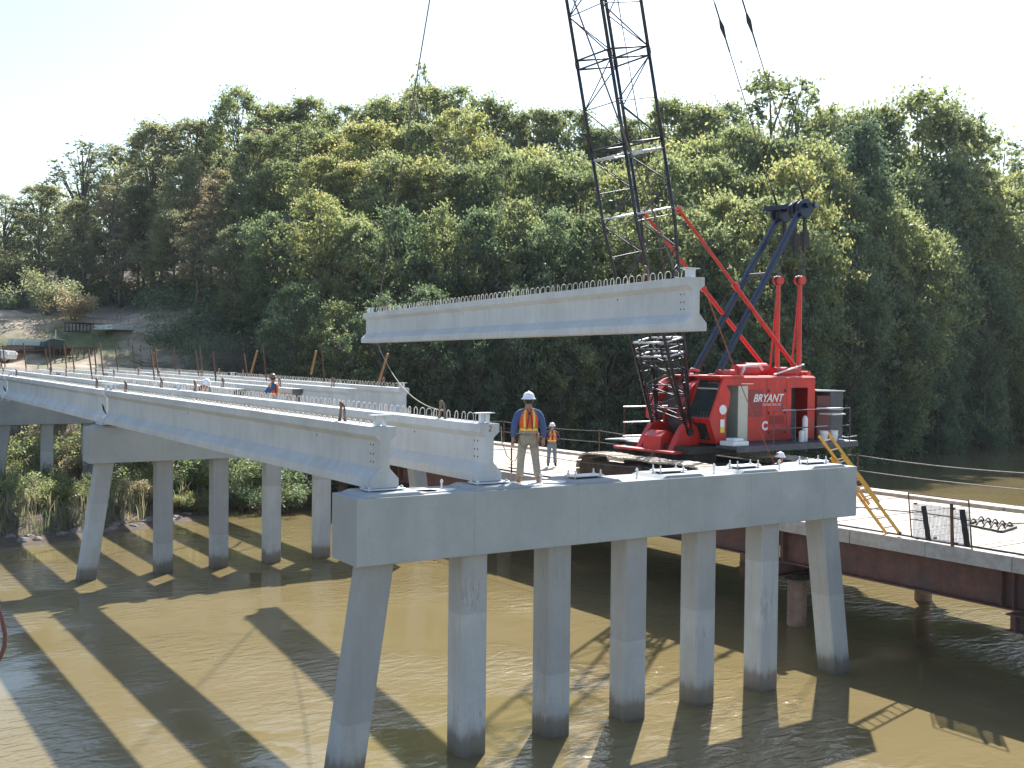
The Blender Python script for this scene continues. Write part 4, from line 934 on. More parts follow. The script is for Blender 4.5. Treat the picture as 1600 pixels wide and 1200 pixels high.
# lettering on the house
def lettering(txt, name, x, z, size, mat, par, y=yN-.004, shear=0.0, ext=.002, bold=0.0):
    cu = bpy.data.curves.new(name, 'FONT'); cu.body = txt; cu.size = size; cu.extrude = ext; cu.shear = shear; cu.offset = bold
    o = bpy.data.objects.new(name, cu); COL.objects.link(o)
    dg = bpy.context.evaluated_depsgraph_get(); me = bpy.data.meshes.new_from_object(o.evaluated_get(dg)); bpy.data.objects.remove(o)
    me.materials.clear(); me.materials.append(MT[mat]); me.name = name
    r = link(name, me, par); r.location = Vector((x, y, z))-root_loc(par); r.rotation_euler = (pi/2, 0, 0); return r
lettering('BRYANT', 'name_lettering', 19.80, 6.36, .40, 'whitepaint', cr, y=yN-.03, shear=.35, bold=.008)
lettering('CONTRACTING, INC.', 'small_lettering', 20.25, 6.22, .11, 'whitepaint', cr, y=yN-.012)
lettering('C', 'letter', 20.30, 5.36, .42, 'whitepaint', cr, y=yN-.012, bold=.02)

# buckets, cylinders on the walkway
for (x, y_, lab) in ((22.95, 8.35, 'white plastic bucket on the crane walkway, left of the pair'), (23.45, 8.30, 'white plastic bucket on the crane walkway, right of the pair')):
    bk = thing('bucket', lab, 'bucket', (x, y_, 4.90), 'white buckets on the crane walkway')
    mb = MB(); mb.lathe([(.13, 0), (.155, .36), (.165, .365), (.165, .385)], (x, y_, 4.902), 18); mb.build('pail', 'plastic', bk, smooth=False)
    mb = MB(); mb.path([(x-.16, y_, 5.22), (x-.12, y_-.12, 5.12), (x, y_-.17, 5.08), (x+.12, y_-.12, 5.12), (x+.16, y_, 5.22)], .006, 5); mb.build('handle', 'galv', bk)
for (x, y_, h_, lab) in ((22.15, 8.55, .95, 'tall pale gas cylinder beside the rear doorway of the crane'), (21.85, 8.45, .42, 'short pale canister at the foot of the tall cylinder')):
    mb = MB(); mb.lathe([(.09, 0), (.10, .03), (.10, h_*.86), (.07, h_*.95), (.03, h_)], (x, y_, 4.902), 16); tag(mb.build('gas_cylinder', 'plastic', smooth=False), lab, 'cylinder')

# ------------------------------------------------------------------ rigging
mb = MB(); up_ = Vector((0, 0, 1)); Nt = HN+Vector((0, 0, GH))+(HF-HN)*.035; Ft = HF+Vector((0, 0, GH))-(HF-HN)*.05
mb.path([Ft+Vector((0, 0, .1)), Ft.lerp(APX, .5), APX], .024, 6); tag(mb.build('lifting_sling', 'wire', smooth=True), 'steel sling from the hook down to the left end of the hanging girder', 'sling')
mb = MB(); mb.path([Nt+Vector((0, 0, .1)), Nt.lerp(APX, .5), APX], .022, 6); tag(mb.build('lifting_sling', 'wire', smooth=True), 'steel sling crossing the boom down to the right end of the hanging girder', 'sling')
for P_, lab in ((Ft, 'dark shackle holding the sling at the left end of the hanging girder'), (Nt, 'dark shackle holding the sling at the right end of the hanging girder')):
    mb = MB(); mb.path([P_+Vector((-.09, 0, -.02)), P_+Vector((-.11, 0, .14)), P_+Vector((0, 0, .30)), P_+Vector((.11, 0, .14)), P_+Vector((.09, 0, -.02))], .028, 6); mb.tube(P_+Vector((-.14, 0, .02)), P_+Vector((.14, 0, .02)), .03); tag(mb.build('shackle', 'dark', smooth=True), lab, 'shackle')
E_pos = Vector((15.75, 4.1, 3.3))
tagA = Vector(on_y(1098, 441, -.6)); tagB = E_pos+Vector((-.25, -.25, 1.15))
mb = MB(); mb.path(catenary(tagA, tagB, .18), .012, 5); tag(mb.build('tag_line', 'redrope', smooth=True), 'thin red rope running from the hanging girder to the half-hidden worker', 'rope')
fa = HF-(HF-HN)*.075+Vector((-.2, 0, -.02)); tb = Vector((GX[1]+.1, 2.3, B0+GH+.15))
mb = MB(); mb.path(catenary(fa, tb, .55, 20), .013, 5); tag(mb.build('tag_line', 'rope', smooth=True), 'pale rope trailing from the left end of the hanging girder to the girder below', 'rope')
ga = Vector((GX[1]+.28, .42, B0+1.05))
mb = MB(); mb.path([ga, on_y(784, 690, .9), on_y(792, 712, 1.2), on_y(800, 721, 1.5), on_y(806, 719, 1.4), on_y(810, 706, 1.0), on_y(812, 697, .75)], .011, 5); tag(mb.build('rope', 'rope', smooth=True), 'slack tan rope looping from the near girder end to the worker harness', 'rope')
# hose at the left edge, hanging from the bridge the picture is taken from
hp = [at_depth(-60, 700, 9.5), at_depth(-30, 860, 9.5), at_depth(-6, 940, 9.5), at_depth(4, 970, 9.5), at_depth(8, 992, 9.5), at_depth(7, 1010, 9.5), at_depth(0, 1028, 9.5), at_depth(-20, 1050, 9.5), at_depth(-60, 1060, 9.5), at_depth(-130, 980, 9.5), at_depth(-170, 700, 9.5)]
mb = MB(); mb.path(hp, .02, 8); tag(mb.build('hose', 'hose', smooth=True), 'dull red hose hanging in a loop at the left edge over the water', 'hose')

# ------------------------------------------------------------------ people
def skin_mesh(name, verts, edges, radii, mat, sub=1, root=0):
    me = bpy.data.meshes.new(name); me.from_pydata([tuple(v) for v in verts], edges, [])
    o = bpy.data.objects.new(name, me); COL.objects.link(o)
    sm = o.modifiers.new('s', 'SKIN'); sm.use_smooth_shade = True
    for i, r in enumerate(radii):
        sv = me.skin_vertices[0].data[i]; sv.radius = r if isinstance(r, tuple) else (r, r); sv.use_root = (i == root)
    su = o.modifiers.new('u', 'SUBSURF'); su.levels = sub; su.render_levels = sub
    dg = bpy.context.evaluated_depsgraph_get(); out_ = bpy.data.meshes.new_from_object(o.evaluated_get(dg))
    bpy.data.objects.remove(o); out_.materials.clear(); out_.materials.append(MT[mat] if isinstance(mat, str) else mat)
    out_.shade_smooth(); out_.name = name
    return out_
def V3(*a): return Vector(a)
def person(label, loc, heading, arms, legs=None, lean=0.0, shirt='blue', pants='khaki', hat='hat', vest=True, harness=False, scale=1.0, head_turn=0.0, boots='tan', sit=False, group=None):
    root = thing('person', label, 'person', loc, group, heading); root.scale = (scale,)*3
    hz = 0.95
    def L(p):   # lean the upper body forward about the hips
        p = Vector(p); q = p-Vector((0, 0, hz)); q = Matrix.Rotation(-lean, 3, 'X') @ q; return q+Vector((0, 0, hz))
    legs = legs or {-1: [(-.10, 0, .92), (-.125, .02, .50), (-.15, -.02, .09), (-.17, .13, .035)], 1: [(.10, 0, .92), (.125, .02, .50), (.15, -.02, .09), (.17, .13, .035)]}
    tors = [L((0, 0, .95)), L((0, 0, 1.10)), L((0, .005, 1.28)), L((0, 0, 1.42)), L((0, .0, 1.50)), L((0, .015, 1.55)), L((0, .03, 1.64)), L((0, .015, 1.71))]
    tr_ = [(.13, .10), (.125, .095), (.15, .11), (.12, .09), (.066, .066), (.068, .072), (.08, .098), (.062, .08)]
    V = list(tors); E = [(i, i+1) for i in range(7)]; Rr = list(tr_)
    nose = L((0, .118, 1.625)); V.append(nose); Rr.append((.014, .016)); E.append((6, 8))
    wr = {}
    for s in (-1, 1):
        sh, el, wrp, hd = [L(p) for p in arms[s]]
        i0 = len(V); V += [L((s*.17, 0, 1.42)), sh, el, wrp]; Rr += [(.06, .06), (.055, .055), (.042, .042), (.028, .030)]; E += [(3, i0), (i0, i0+1), (i0+1, i0+2), (i0+2, i0+3)]
        d = (hd-wrp).normalized(); palm = wrp+d*.055; V.append(palm); Rr.append((.036, .018)); E.append((i0+3, i0+4))
        sd = d.cross(Vector((0, 1, 0))); sd = sd.normalized() if sd.length > .1 else Vector((1, 0, 0)); cu = d.cross(sd)
        for f, (of, ln) in enumerate(((-.027, .070), (-.009, .080), (.009, .075), (.026, .060))):
            i1 = len(V); kn = palm+d*.045+sd*of; V += [kn, kn+d*ln*.55+cu*.012, kn+d*ln*.85+cu*.035]; Rr += [(.0095, .0095), (.009, .009), (.007, .007)]; E += [(i0+4, i1), (i1, i1+1), (i1+1, i1+2)]
        i1 = len(V); V += [wrp+d*.04-sd*s*.035, wrp+d*.085-sd*s*.055+cu*.02]; Rr += [(.012, .012), (.009, .009)]; E += [(i0+4, i1), (i1, i1+1)]
        wr[s] = (sh, el, wrp)
        lg = [Vector(p) for p in legs[s]]; i0 = len(V); V += lg; Rr += [(.085, .09), (.052, .055), (.038, .042), (.035, .025)]; E += [(0, i0), (i0, i0+1), (i0+1, i0+2), (i0+2, i0+3)]
    link('body', skin_mesh('body', V, E, Rr, 'skin', 2), root)
    # trousers
    V = [tors[0], L((0, 0, 1.04))]; Rr = [(.155, .125), (.15, .115)]; E = [(0, 1)]
    for s in (-1, 1):
        lg = [Vector(p) for p in legs[s]]; i0 = len(V)
        V += [lg[0]+Vector((0, 0, -.04)), lg[0].lerp(lg[1], .5), lg[1], lg[1].lerp(lg[2], .5)+Vector((0, -.01, 0)), lg[2]+(lg[1]-lg[2]).normalized()*.03]
        Rr += [(.105, .115), (.092, .10), (.078, .082), (.075, .08), (.074, .082)]; E += [(0, i0)]+[(i0+q, i0+q+1) for q in range(4)]
    link('trousers', skin_mesh('trousers', V, E, Rr, pants, 2), root)
    # shirt with sleeves
    V = [L((0, 0, 1.0)), L((0, 0, 1.12)), L((0, 0, 1.28)), L((0, 0, 1.40)), L((0, 0, 1.49))]; Rr = [(.16, .125), (.155, .12), (.175, .13), (.15, .11), (.07, .07)]; E = [(q, q+1) for q in range(4)]
    for s in (-1, 1):
        sh, el, wrp = wr[s]; i0 = len(V); V += [sh, sh.lerp(el, .5), el, el.lerp(wrp, .55), wrp]; Rr += [(.088, .088), (.080, .082), (.072, .072), (.064, .064), (.050, .050)]; E += [(3, i0)]+[(i0+q, i0+q+1) for q in range(4)]
    link('shirt', skin_mesh('shirt', V, E, Rr, shirt, 2), root)
    # boots
    for s in (-1, 1):
        lg = [Vector(p) for p in legs[s]]; an, toe = lg[2], lg[3]; dr = (toe-an); dr.z = 0; dr.normalize()
        V = [an+Vector((0, 0, .09)), an+Vector((0, 0, -.01)), an-dr*.05+Vector((0, 0, -.045)), an+dr*.09+Vector((0, 0, -.042)), toe+Vector((0, 0, .005))]
        link('boot', skin_mesh('boot', V, [(0, 1), (1, 2), (1, 3), (3, 4)], [(.056, .06), (.05, .055), (.04, .042), (.046, .042), (.042, .035)], boots, 1, 1), root)
    tr2 = [(z, rx, ry) for z, rx, ry in ((1.03, .168, .135), (1.12, .172, .138), (1.25, .192, .150), (1.36, .188, .146), (1.44, .15, .118), (1.485, .10, .085))]
    def ring(z):
        for (z0, a0, b0_), (z1, a1, b1_) in zip(tr2[:-1], tr2[1:]):
            if z0 <= z <= z1+1e-6: f = (z-z0)/(z1-z0); return a0+(a1-a0)*f, b0_+(b1_-b0_)*f
        return tr2[0][1:] if z < tr2[0][0] else tr2[-1][1:]
    def strip(name, mat, segs, th_=.006):  # segs: list of (z, a0, a1) rings; angles in degrees, 90 = front (+y), -90 = back
        mb = MB(); n_ = 10; V = []
        for z, a0, a1 in segs:
            rx, ry = ring(z)
            for off in (0, th_):
                for k_ in range(n_+1):
                    a = radians(a0+(a1-a0)*k_/n_); V.append(L((cos(a)*(rx+off), sin(a)*(ry+off), z)))
        m1 = n_+1; F = []; st = 2*m1
        for i in range(len(segs)-1):
            for k_ in range(n_):
                a = i*st+m1+k_; F.append((a, a+1, a+1+st, a+st)); a = i*st+k_; F.append((a, a+st, a+1+st, a+1))
            for k_ in (0, n_): a = i*st+k_; F.append((a, a+m1, a+m1+st, a+st))
        for i in (0, len(segs)-1):
            for k_ in range(n_): a = i*st+k_; F.append((a, a+1, a+m1+1, a+m1))
        mb.add(V, F); return link(name, mb.mesh(name, MT[mat], smooth=False), root)
    if vest:
        zs = [1.03, 1.12, 1.2, 1.28, 1.36, 1.42, 1.47]
        strip('vest', 'orange', [(z, -168+(18 if z > 1.3 else 0), -12-(18 if z > 1.3 else 0)) for z in zs], .012)
        strip('vest', 'orange', [(z, 12+(18 if z > 1.3 else 0), 84) for z in zs], .012); strip('vest', 'orange', [(z, 96, 168-(18 if z > 1.3 else 0)) for z in zs], .012)
        for a in (-118, -62, 62, 118): strip('vest_stripe', 'lime', [(z, a-6, a+6) for z in zs[1:]], .019)
        strip('vest_stripe', 'lime', [(1.055, -160, -20), (1.10, -160, -20)], .019); strip('vest_stripe', 'lime', [(1.055, 20, 160), (1.10, 20, 160)], .019)
    if harness:
        for a in (-108, -72): strip('harness_strap', 'strap', [(1.08, a, a+5), (1.25, a+8*(1 if a < -90 else -1), a+5+8*(1 if a < -90 else -1)), (1.40, a+14*(1 if a < -90 else -1), a+5+14*(1 if a < -90 else -1)), (1.47, a, a+5)], .026)
        mb = MB(); mb.box(L((0, -.165, 1.40)), (.05, .02, .06)); link('harness_ring', mb.mesh('harness_ring', MT['strap']), root)
        strip('belt', 'khaki', [(1.0, -179, 179), (1.045, -179, 179)], .03)
        mb = MB(); mb.path([(.17, -.02, 1.0), (.2, -.05, .86), (.15, -.12, .74), (.05, -.13, .72), (.02, -.10, .78)], .012, 5); mb.path([(-.17, -.02, 1.0), (-.2, -.05, .86), (-.15, -.12, .74), (-.05, -.13, .72), (-.02, -.10, .78)], .012, 5)
        link('leg_strap', mb.mesh('leg_strap', MT['tan'], smooth=True), root)
        mb = MB(); mb.box((.19, .0, .93), (.06, .1, .14)); link('tool_pouch', mb.mesh('tool_pouch', MT['tan']), root, .01)
    hc = L((0, .015, 1.672)); Rt = Matrix.Rotation(-lean, 3, 'X') @ Matrix.Rotation(head_turn, 3, 'Z')
    for s in (-1, 1):
        mb = MB(); mb.lathe([(.006, -.03), (.014, -.02), (.016, .01), (.008, .03)], L((s*.083, .01, 1.635)), 8); link('ear', mb.mesh('ear', MT['skin'], smooth=True), root)
        mb = MB(); mb.lathe([(.003, -.008), (.008, 0), (.003, .008)], L((s*.032, .112, 1.645)), 6); link('eye', mb.mesh('eye', MT['hair'], smooth=True), root)
    mb = MB(); mb.lathe([(.075, -.06), (.090, -.03), (.093, .02), (.08, .06), (.03, .09)], L((0, .0, 1.645)), 14, Rt, 1, 1.08); link('hair', mb.mesh('hair', MT['hair'], smooth=True), root)
    if hat:
        ht = thing  # noqa
        mb = MB(); mb.lathe([(.160, .0), (.163, .008), (.130, .022), (.124, .045), (.116, .08), (.095, .115), (.06, .138), (.015, .146)], hc, 20, Rt, .93, 1.1)
        link('hard_hat', mb.mesh('hard_hat', MT[hat], smooth=True), root)
        mb = MB(); mb.path([hc+Rt @ Vector((0, q*.12, .03+.125*sqrt(max(0, 1-(q*.97)**2)))) for q in np.linspace(-1, 1, 11)], .012, 6); link('hat_ridge', mb.mesh('hat_ridge', MT[hat], smooth=True), root)
    return root
down = {-1: [(-.21, 0, 1.40), (-.285, -.02, 1.13), (-.30, .06, .90), (-.30, .10, .80)], 1: [(.21, 0, 1.40), (.29, -.02, 1.13), (.31, .05, .90), (.31, .09, .80)]}
pa = on_y(826, 757, .50)
viewdir = atan2(-(pa[0]-CAM[0]), pa[1]-CAM[1])
legsA = {-1: [(-.10, 0, .92), (-.14, .03, .50), (-.17, -.02, .09), (-.20, .12, .035)], 1: [(.10, 0, .92), (.15, .03, .50), (.20, -.02, .09), (.24, .11, .035)]}
person('worker in blue shirt and white hard hat standing on the pier cap, seen from behind', (pa[0]-.02, .50, ZT+.0), viewdir+.12, down, legsA, shirt='blue', pants='khaki', harness=True, scale=1.035)
pb = on_z(862, 729, 3.31)
vb = atan2(-(CAM[0]-pb[0]), CAM[1]-pb[1])
armsB = {-1: [(-.20, 0, 1.40), (-.27, .04, 1.14), (-.14, .20, 1.16), (-.10, .25, 1.2)], 1: [(.20, 0, 1.40), (.28, .05, 1.15), (.12, .22, 1.28), (.06, .26, 1.33)]}
person('worker in orange vest and grey jeans facing the camera on the timber deck', (pb[0], pb[1], 3.31), vb+.15, armsB, shirt='navyshirt', pants='jeans', boots='dark', scale=1.02)
bendarm = {-1: [(-.2, .02, 1.40), (-.22, .20, 1.2), (-.12, .38, 1.1), (-.08, .44, 1.08)], 1: [(.2, .02, 1.40), (.22, .22, 1.2), (.12, .38, 1.1), (.08, .44, 1.08)]}
pc = on_y(430, 590, 21.5)
person('worker in blue shirt and orange vest with a brown helmet between the girder ends', (pc[0], 21.5, ZT+.07), vb-1.1, bendarm, shirt='blue', pants='jeans', hat='hatbrown', lean=.12, scale=1.03)
pdx = on_y(309, 592, 21.3)
legsD = {-1: [(-.10, 0, .92), (-.14, .05, .50), (-.17, -.02, .09), (-.20, .12, .035)], 1: [(.10, 0, .92), (.15, .05, .50), (.20, -.02, .09), (.24, .11, .035)]}
person('worker whose white hard hat just shows between the two nearest girders', (pdx[0], 21.1, ZT+.07), vb+.8, bendarm, legsD, lean=.75, shirt='navyshirt', pants='jeans', hat='hat', scale=1.05)
ehat = person('worker behind the near pier with only a sticker covered hard hat showing', tuple(E_pos+Vector((0, 0, .01))), vb+.3, bendarm, shirt='blue', pants='jeans', hat='hat', scale=1.0, lean=.05)
mb = MB(); mb.lathe([(.125, .02), (.128, .05), (.118, .075), (.10, .09)], (0, .02, 1.70), 16, None, .95, 1.1); link('hat_band', mb.mesh('hat_band', MT['redrope'], smooth=True), ehat)
sitlegs = {-1: [(-.10, 0, .92), (-.13, .38, .90), (-.13, .42, .50), (-.13, .54, .45)], 1: [(.10, 0, .92), (.13, .38, .90), (.13, .42, .50), (.13, .54, .45)]}
person('crane operator with black cap sitting in the red cab', (18.62, 9.42, 5.40-.80+.02), radians(90), bendarm, sitlegs, shirt='khaki', pants='blue', hat=None, vest=False, scale=.97)

# ------------------------------------------------------------------ vegetation
rng = np.random.default_rng(11)
def leaf_quads(C, size, rng, up_bias=0.35, aspect=0.62):
    n = len(C); nrm = rng.normal(size=(n, 3)); nrm[:, 2] += up_bias*2; nrm /= np.linalg.norm(nrm, axis=1, keepdims=True)
    a = rng.normal(size=(n, 3)); u = np.cross(nrm, a); u /= np.linalg.norm(u, axis=1, keepdims=True); v = np.cross(nrm, u)
    s = size*rng.uniform(.55, 1.35, (n, 1)); u = u*s*.5; v = v*s*.5*aspect
    V = np.stack([C-u, C+v*0.9, C+u, C-v*0.9], 1).reshape(-1, 3)      # a pointed, leaf-like diamond
    return V
def crown_mesh(name, seed, hgt=20.0, wid=9.0, base=0.12, clumps=80, leaves=230, size=.30, mat=None, kind='round', cl_r=1.25):
    r = np.random.default_rng(seed); Cs = []; 
    tries = 0
    lobes = [(r.uniform(-.25, .25)*wid, r.uniform(-.25, .25)*wid, r.uniform(.35, .95)*hgt, r.uniform(.5, .85)) for _ in range(6)]
    while len(Cs) < clumps and tries < 20000:
        tries += 1; z = r.uniform(base, 1.0)
        if kind == 'round': prof = np.sin(np.clip((z-base)/(1-base), 0, 1)**.72*pi*.93+.12)**.6 if z < .995 else .1
        elif kind == 'cone': prof = (1-z)**.8*.95+.06
        elif kind == 'edge': prof = .75+.25*np.sin(z*5+seed) if z < .6 else np.sqrt(max(0, 1-((z-.6)/.4)**2))
        elif kind == 'sparse': prof = .35+.5*np.sin((z-base)/(1-base)*pi)
        a = r.uniform(0, 2*pi); rad = wid/2*prof*(1+.26*np.sin(3*a+seed+4*z)+.20*np.sin(5*a+9*z+seed)); q = r.uniform(.35, 1)**.5
        Cs.append((cos(a)*rad*q, sin(a)*rad*q, z*hgt*.965, cl_r*r.uniform(.5, 1.1)**1.0*r.choice([.75, 1.0, 1.45])*(1 if kind != 'sparse' else .75)))
    P_ = []
    for (x, y, z, cr_) in Cs:
        k = int(leaves*r.uniform(.6, 1.25)*(cr_/cl_r)**1.5)
        d = r.normal(size=(k, 3)); d /= np.linalg.norm(d, axis=1, keepdims=True); rad = np.minimum(np.abs(r.normal(0, .62, (k, 1))), 1.25)+.12
        tl = r.normal(size=3)*.35; pts = d*rad*cr_*np.array([1.15, 1.15, .62]); pts[:, 2] += pts[:, 0]*tl[0]+pts[:, 1]*tl[1]
        P_.append(pts+np.array([x, y, z]))
    P_ = np.concatenate(P_); V = leaf_quads(P_, size, r)
    F = np.arange(len(V)).reshape(-1, 4)
    return np_mesh(name, V, F, mat, r.uniform(0, 1, len(F))), Cs
def trunk_mesh(name, seed, Cs, hgt, r0=.26):
    r = random.Random(seed); mb = MB(); pts = []; n = 9; x = y = 0
    for k in range(n):
        x += r.uniform(-.18, .18)*(k > 0); y += r.uniform(-.18, .18)*(k > 0); pts.append((x, y, hgt*.93*k/(n-1)-.6*(k == 0)))
    mb.path(pts, [r0*(1-.93*k/(n-1))*(1.35 if k == 0 else 1)+.02 for k in range(n)], 7)
    for (cx, cy, cz, cr_) in Cs[::4]:
        z0 = cz*r.uniform(.55, .85); k = min(n-2, max(0, int(z0/(hgt*.93)*(n-1)))); f = z0/(hgt*.93)*(n-1)-k
        a = Vector(pts[k]).lerp(Vector(pts[k+1]), min(1, max(0, f))); c = Vector((cx, cy, cz)); m_ = a.lerp(c, .5)+Vector((0, 0, -.1*cr_))
        mb.path([a, m_, c], [.075, .05, .015], 5, caps=False)
    return mb.mesh(name, MT['bark'], smooth=True)
TREES = {}
def variant(key, **kw):
    me, Cs = crown_mesh('crown', **kw); TREES[key] = (me, trunk_mesh('trunk', kw['seed'], Cs, kw.get('hgt', 20.0), kw.pop('r0', .26) if 'r0' in kw else .26), kw.get('hgt', 20.0))
base_kw = dict(hgt=20.0)
for i in range(3): variant(f'round{i}', seed=20+i, hgt=20., wid=9.5+i, base=.22, clumps=270, leaves=125, size=.31, mat=LEAF['green'], kind='round', cl_r=.85)
for i in range(3): variant(f'edge{i}', seed=40+i, hgt=20., wid=10.+i*.8, base=.04, clumps=340, leaves=120, size=.30, mat=LEAF['green'], kind='edge', cl_r=.85)
variant('sparse0', seed=61, hgt=20., wid=7.5, base=.30, clumps=130, leaves=75, size=.28, mat=LEAF['olive'], kind='sparse', cl_r=.8)
variant('sparse1', seed=62, hgt=20., wid=6.0, base=.25, clumps=130, leaves=65, size=.27, mat=LEAF['olive'], kind='sparse', cl_r=.75)
variant('pine0', seed=71, hgt=20., wid=8.0, base=.28, clumps=190, leaves=170, size=.24, mat=LEAF['pine'], kind='cone', cl_r=.9)
# foliage colour is a property of the object so that copies can share one mesh
def plant_tree(key, x, y, top, mat, label, wscale=1.0, zbase=None, name='tree', group='trees of the wood behind the creek'):
    zb = H(x, y) if zbase is None else zbase; crown, trunk, hg = TREES[key]; s = (top-zb)/hg
    root = thing(name, label, 'tree', (x, y, zb), group, random.uniform(0, 6.28)); root.scale = (s*.55*wscale+.45*wscale, s*.55*wscale+.45*wscale, s)
    c = link('crown', crown, root); c.material_slots[0].link = 'OBJECT'; c.material_slots[0].material = LEAF[mat]
    link('trunk', trunk, root); return root
cname = {'green': 'mid green', 'olive': 'olive green', 'yellow': 'yellow-green', 'rust': 'rust-brown autumn', 'pine': 'blue-green', 'dark': 'dark green', 'drab': 'drab olive'}
def where(px):
    refs = [(20, 'at the far left edge of the wood'), (110, 'above the dirt slope on the left'), (190, 'above the pale stacked boards'), (280, 'behind the brush pile'), (360, 'left of the man in blue'), (440, 'above the man in blue'), (520, 'right of the man in blue'), (600, 'above the left end of the hanging girder'), (680, 'over the left third of the hanging girder'), (760, 'above the worker on the pier cap'), (840, 'over the middle of the hanging girder'), (920, 'just left of the crane boom'), (1000, 'behind the crane boom'), (1080, 'just right of the crane boom'), (1150, 'above the crane cab'), (1230, 'behind the head of the navy mast'), (1310, 'just right of the navy mast'), (1390, 'right of the crane counterweight'), (1460, 'above the shaded water on the right'), (1540, 'near the right edge'), (1700, 'at the right edge')]
    return min(refs, key=lambda r_: abs(r_[0]-px))[1]
rowword = {'back': 'tall {c} skyline tree {w}', 'mid': '{c} mid-height tree {w}', 'front': '{c} front row tree {w}'}
used = {}
EX = {'back': 20, 'mid': 30, 'front': 34, 'low': 34}
def add_row(items, row):
    for (px, ty, dep, key, mat, ws) in items:
        if mat == 'olive' and px < 400: mat = 'drab'
        ty = ty+random.uniform(-28, 20)*(row != 'back'); dep = dep+random.uniform(-3, 3)*(row in ('mid', 'front'))+(9 if px < 265 and row in ('front', 'inter') else 0)+EX[row]*float(np.interp(px, [1250, 1350, 1450, 1600, 1700], [0, .18, .47, 1, 1.15]))
        P_ = at_depth(px, ty, dep); lab = rowword[row].format(c=cname[mat], w=where(px))
        if lab in used:
            used[lab] += 1; lab = lab+[', righthand', ', rearmost', ', lowest'][min(2, used[lab]-1)]
        else: used[lab] = 0
        plant_tree(key, P_[0], P_[1], P_[2], mat, lab, ws*(random.uniform(.72, .95) if row != 'back' else 1), name='pine_tree' if key.startswith('pine') else 'tree')
back = [(-60, 320, 118, 'round0', 'olive', 1), (8, 300, 112, 'sparse0', 'olive', 1.25), (62, 284, 116, 'round1', 'olive', .9), (128, 214, 112, 'sparse1', 'olive', 1.5), (182, 224, 116, 'round2', 'olive', .9), (240, 188, 110, 'round0', 'olive', 1.0), (302, 180, 112, 'round1', 'olive', 1.05), (374, 134, 110, 'round2', 'green', .95), (432, 156, 113, 'round1', 'green', .95), (482, 148, 116, 'round0', 'green', .9), (540, 160, 110, 'round2', 'green', 1), (600, 150, 112, 'round0', 'olive', 1), (654, 86, 108, 'sparse1', 'green', .62), (662, 126, 112, 'round1', 'green', .95), (722, 130, 112, 'round2', 'olive', 1), (778, 158, 114, 'round0', 'green', 1), (836, 164, 112, 'round1', 'green', .95), (888, 166, 114, 'round2', 'olive', .9), (935, 196, 112, 'round0', 'olive', 1), (990, 182, 112, 'round2', 'green', .9), (1046, 148, 110, 'round1', 'green', .9), (1098, 160, 112, 'round0', 'green', .9), (1140, 156, 116, 'round2', 'green', .8), (1205, 100, 104, 'sparse0', 'green', 1.35), (1250, 118, 108, 'sparse1', 'green', 1.2), (1300, 158, 110, 'round1', 'green', .9), (1366, 160, 108, 'round0', 'green', .9), (1440, 134, 102, 'round2', 'green', 1.1), (1486, 160, 100, 'round1', 'green', .95), (1566, 210, 112, 'sparse0', 'olive', 1.3), (1612, 204, 108, 'sparse1', 'olive', 1.4), (1680, 200, 106, 'round0', 'green', 1)]
mid = [(-20, 370, 104, 'round2', 'olive', .9), (60, 350, 103, 'sparse0', 'olive', 1.4), (120, 320, 103, 'round0', 'olive', .9), (175, 290, 101, 'sparse1', 'rust', 1.5), (225, 275, 103, 'round1', 'olive', .95), (290, 250, 101, 'round2', 'olive', 1), (345, 245, 100, 'round0', 'rust', .95), (398, 196, 102, 'sparse1', 'rust', .9), (405, 225, 99, 'round1', 'olive', 1), (465, 215, 99, 'round2', 'green', .95), (520, 235, 98, 'round0', 'yellow', 1), (585, 180, 98, 'round1', 'yellow', 1.1), (650, 215, 97, 'round0', 'olive', 1), (712, 180, 98, 'round2', 'yellow', 1), (775, 215, 97, 'round1', 'olive', 1), (835, 220, 97, 'round0', 'yellow', 1), (895, 245, 96, 'round2', 'olive', 1), (955, 260, 96, 'round1', 'olive', 1), (1015, 235, 96, 'round0', 'green', 1), (1085, 200, 95, 'round2', 'yellow', 1), (1150, 215, 94, 'round1', 'olive', 1), (1215, 225, 93, 'round0', 'olive', 1), (1275, 220, 92, 'round2', 'green', 1), (1350, 205, 90, 'pine0', 'pine', 1.05), (1415, 240, 90, 'round1', 'olive', 1), (1475, 230, 90, 'round0', 'dark', 1), (1512, 262, 92, 'edge1', 'green', .8), (1580, 262, 88, 'edge0', 'yellow', 1), (1650, 255, 88, 'round2', 'yellow', 1)]
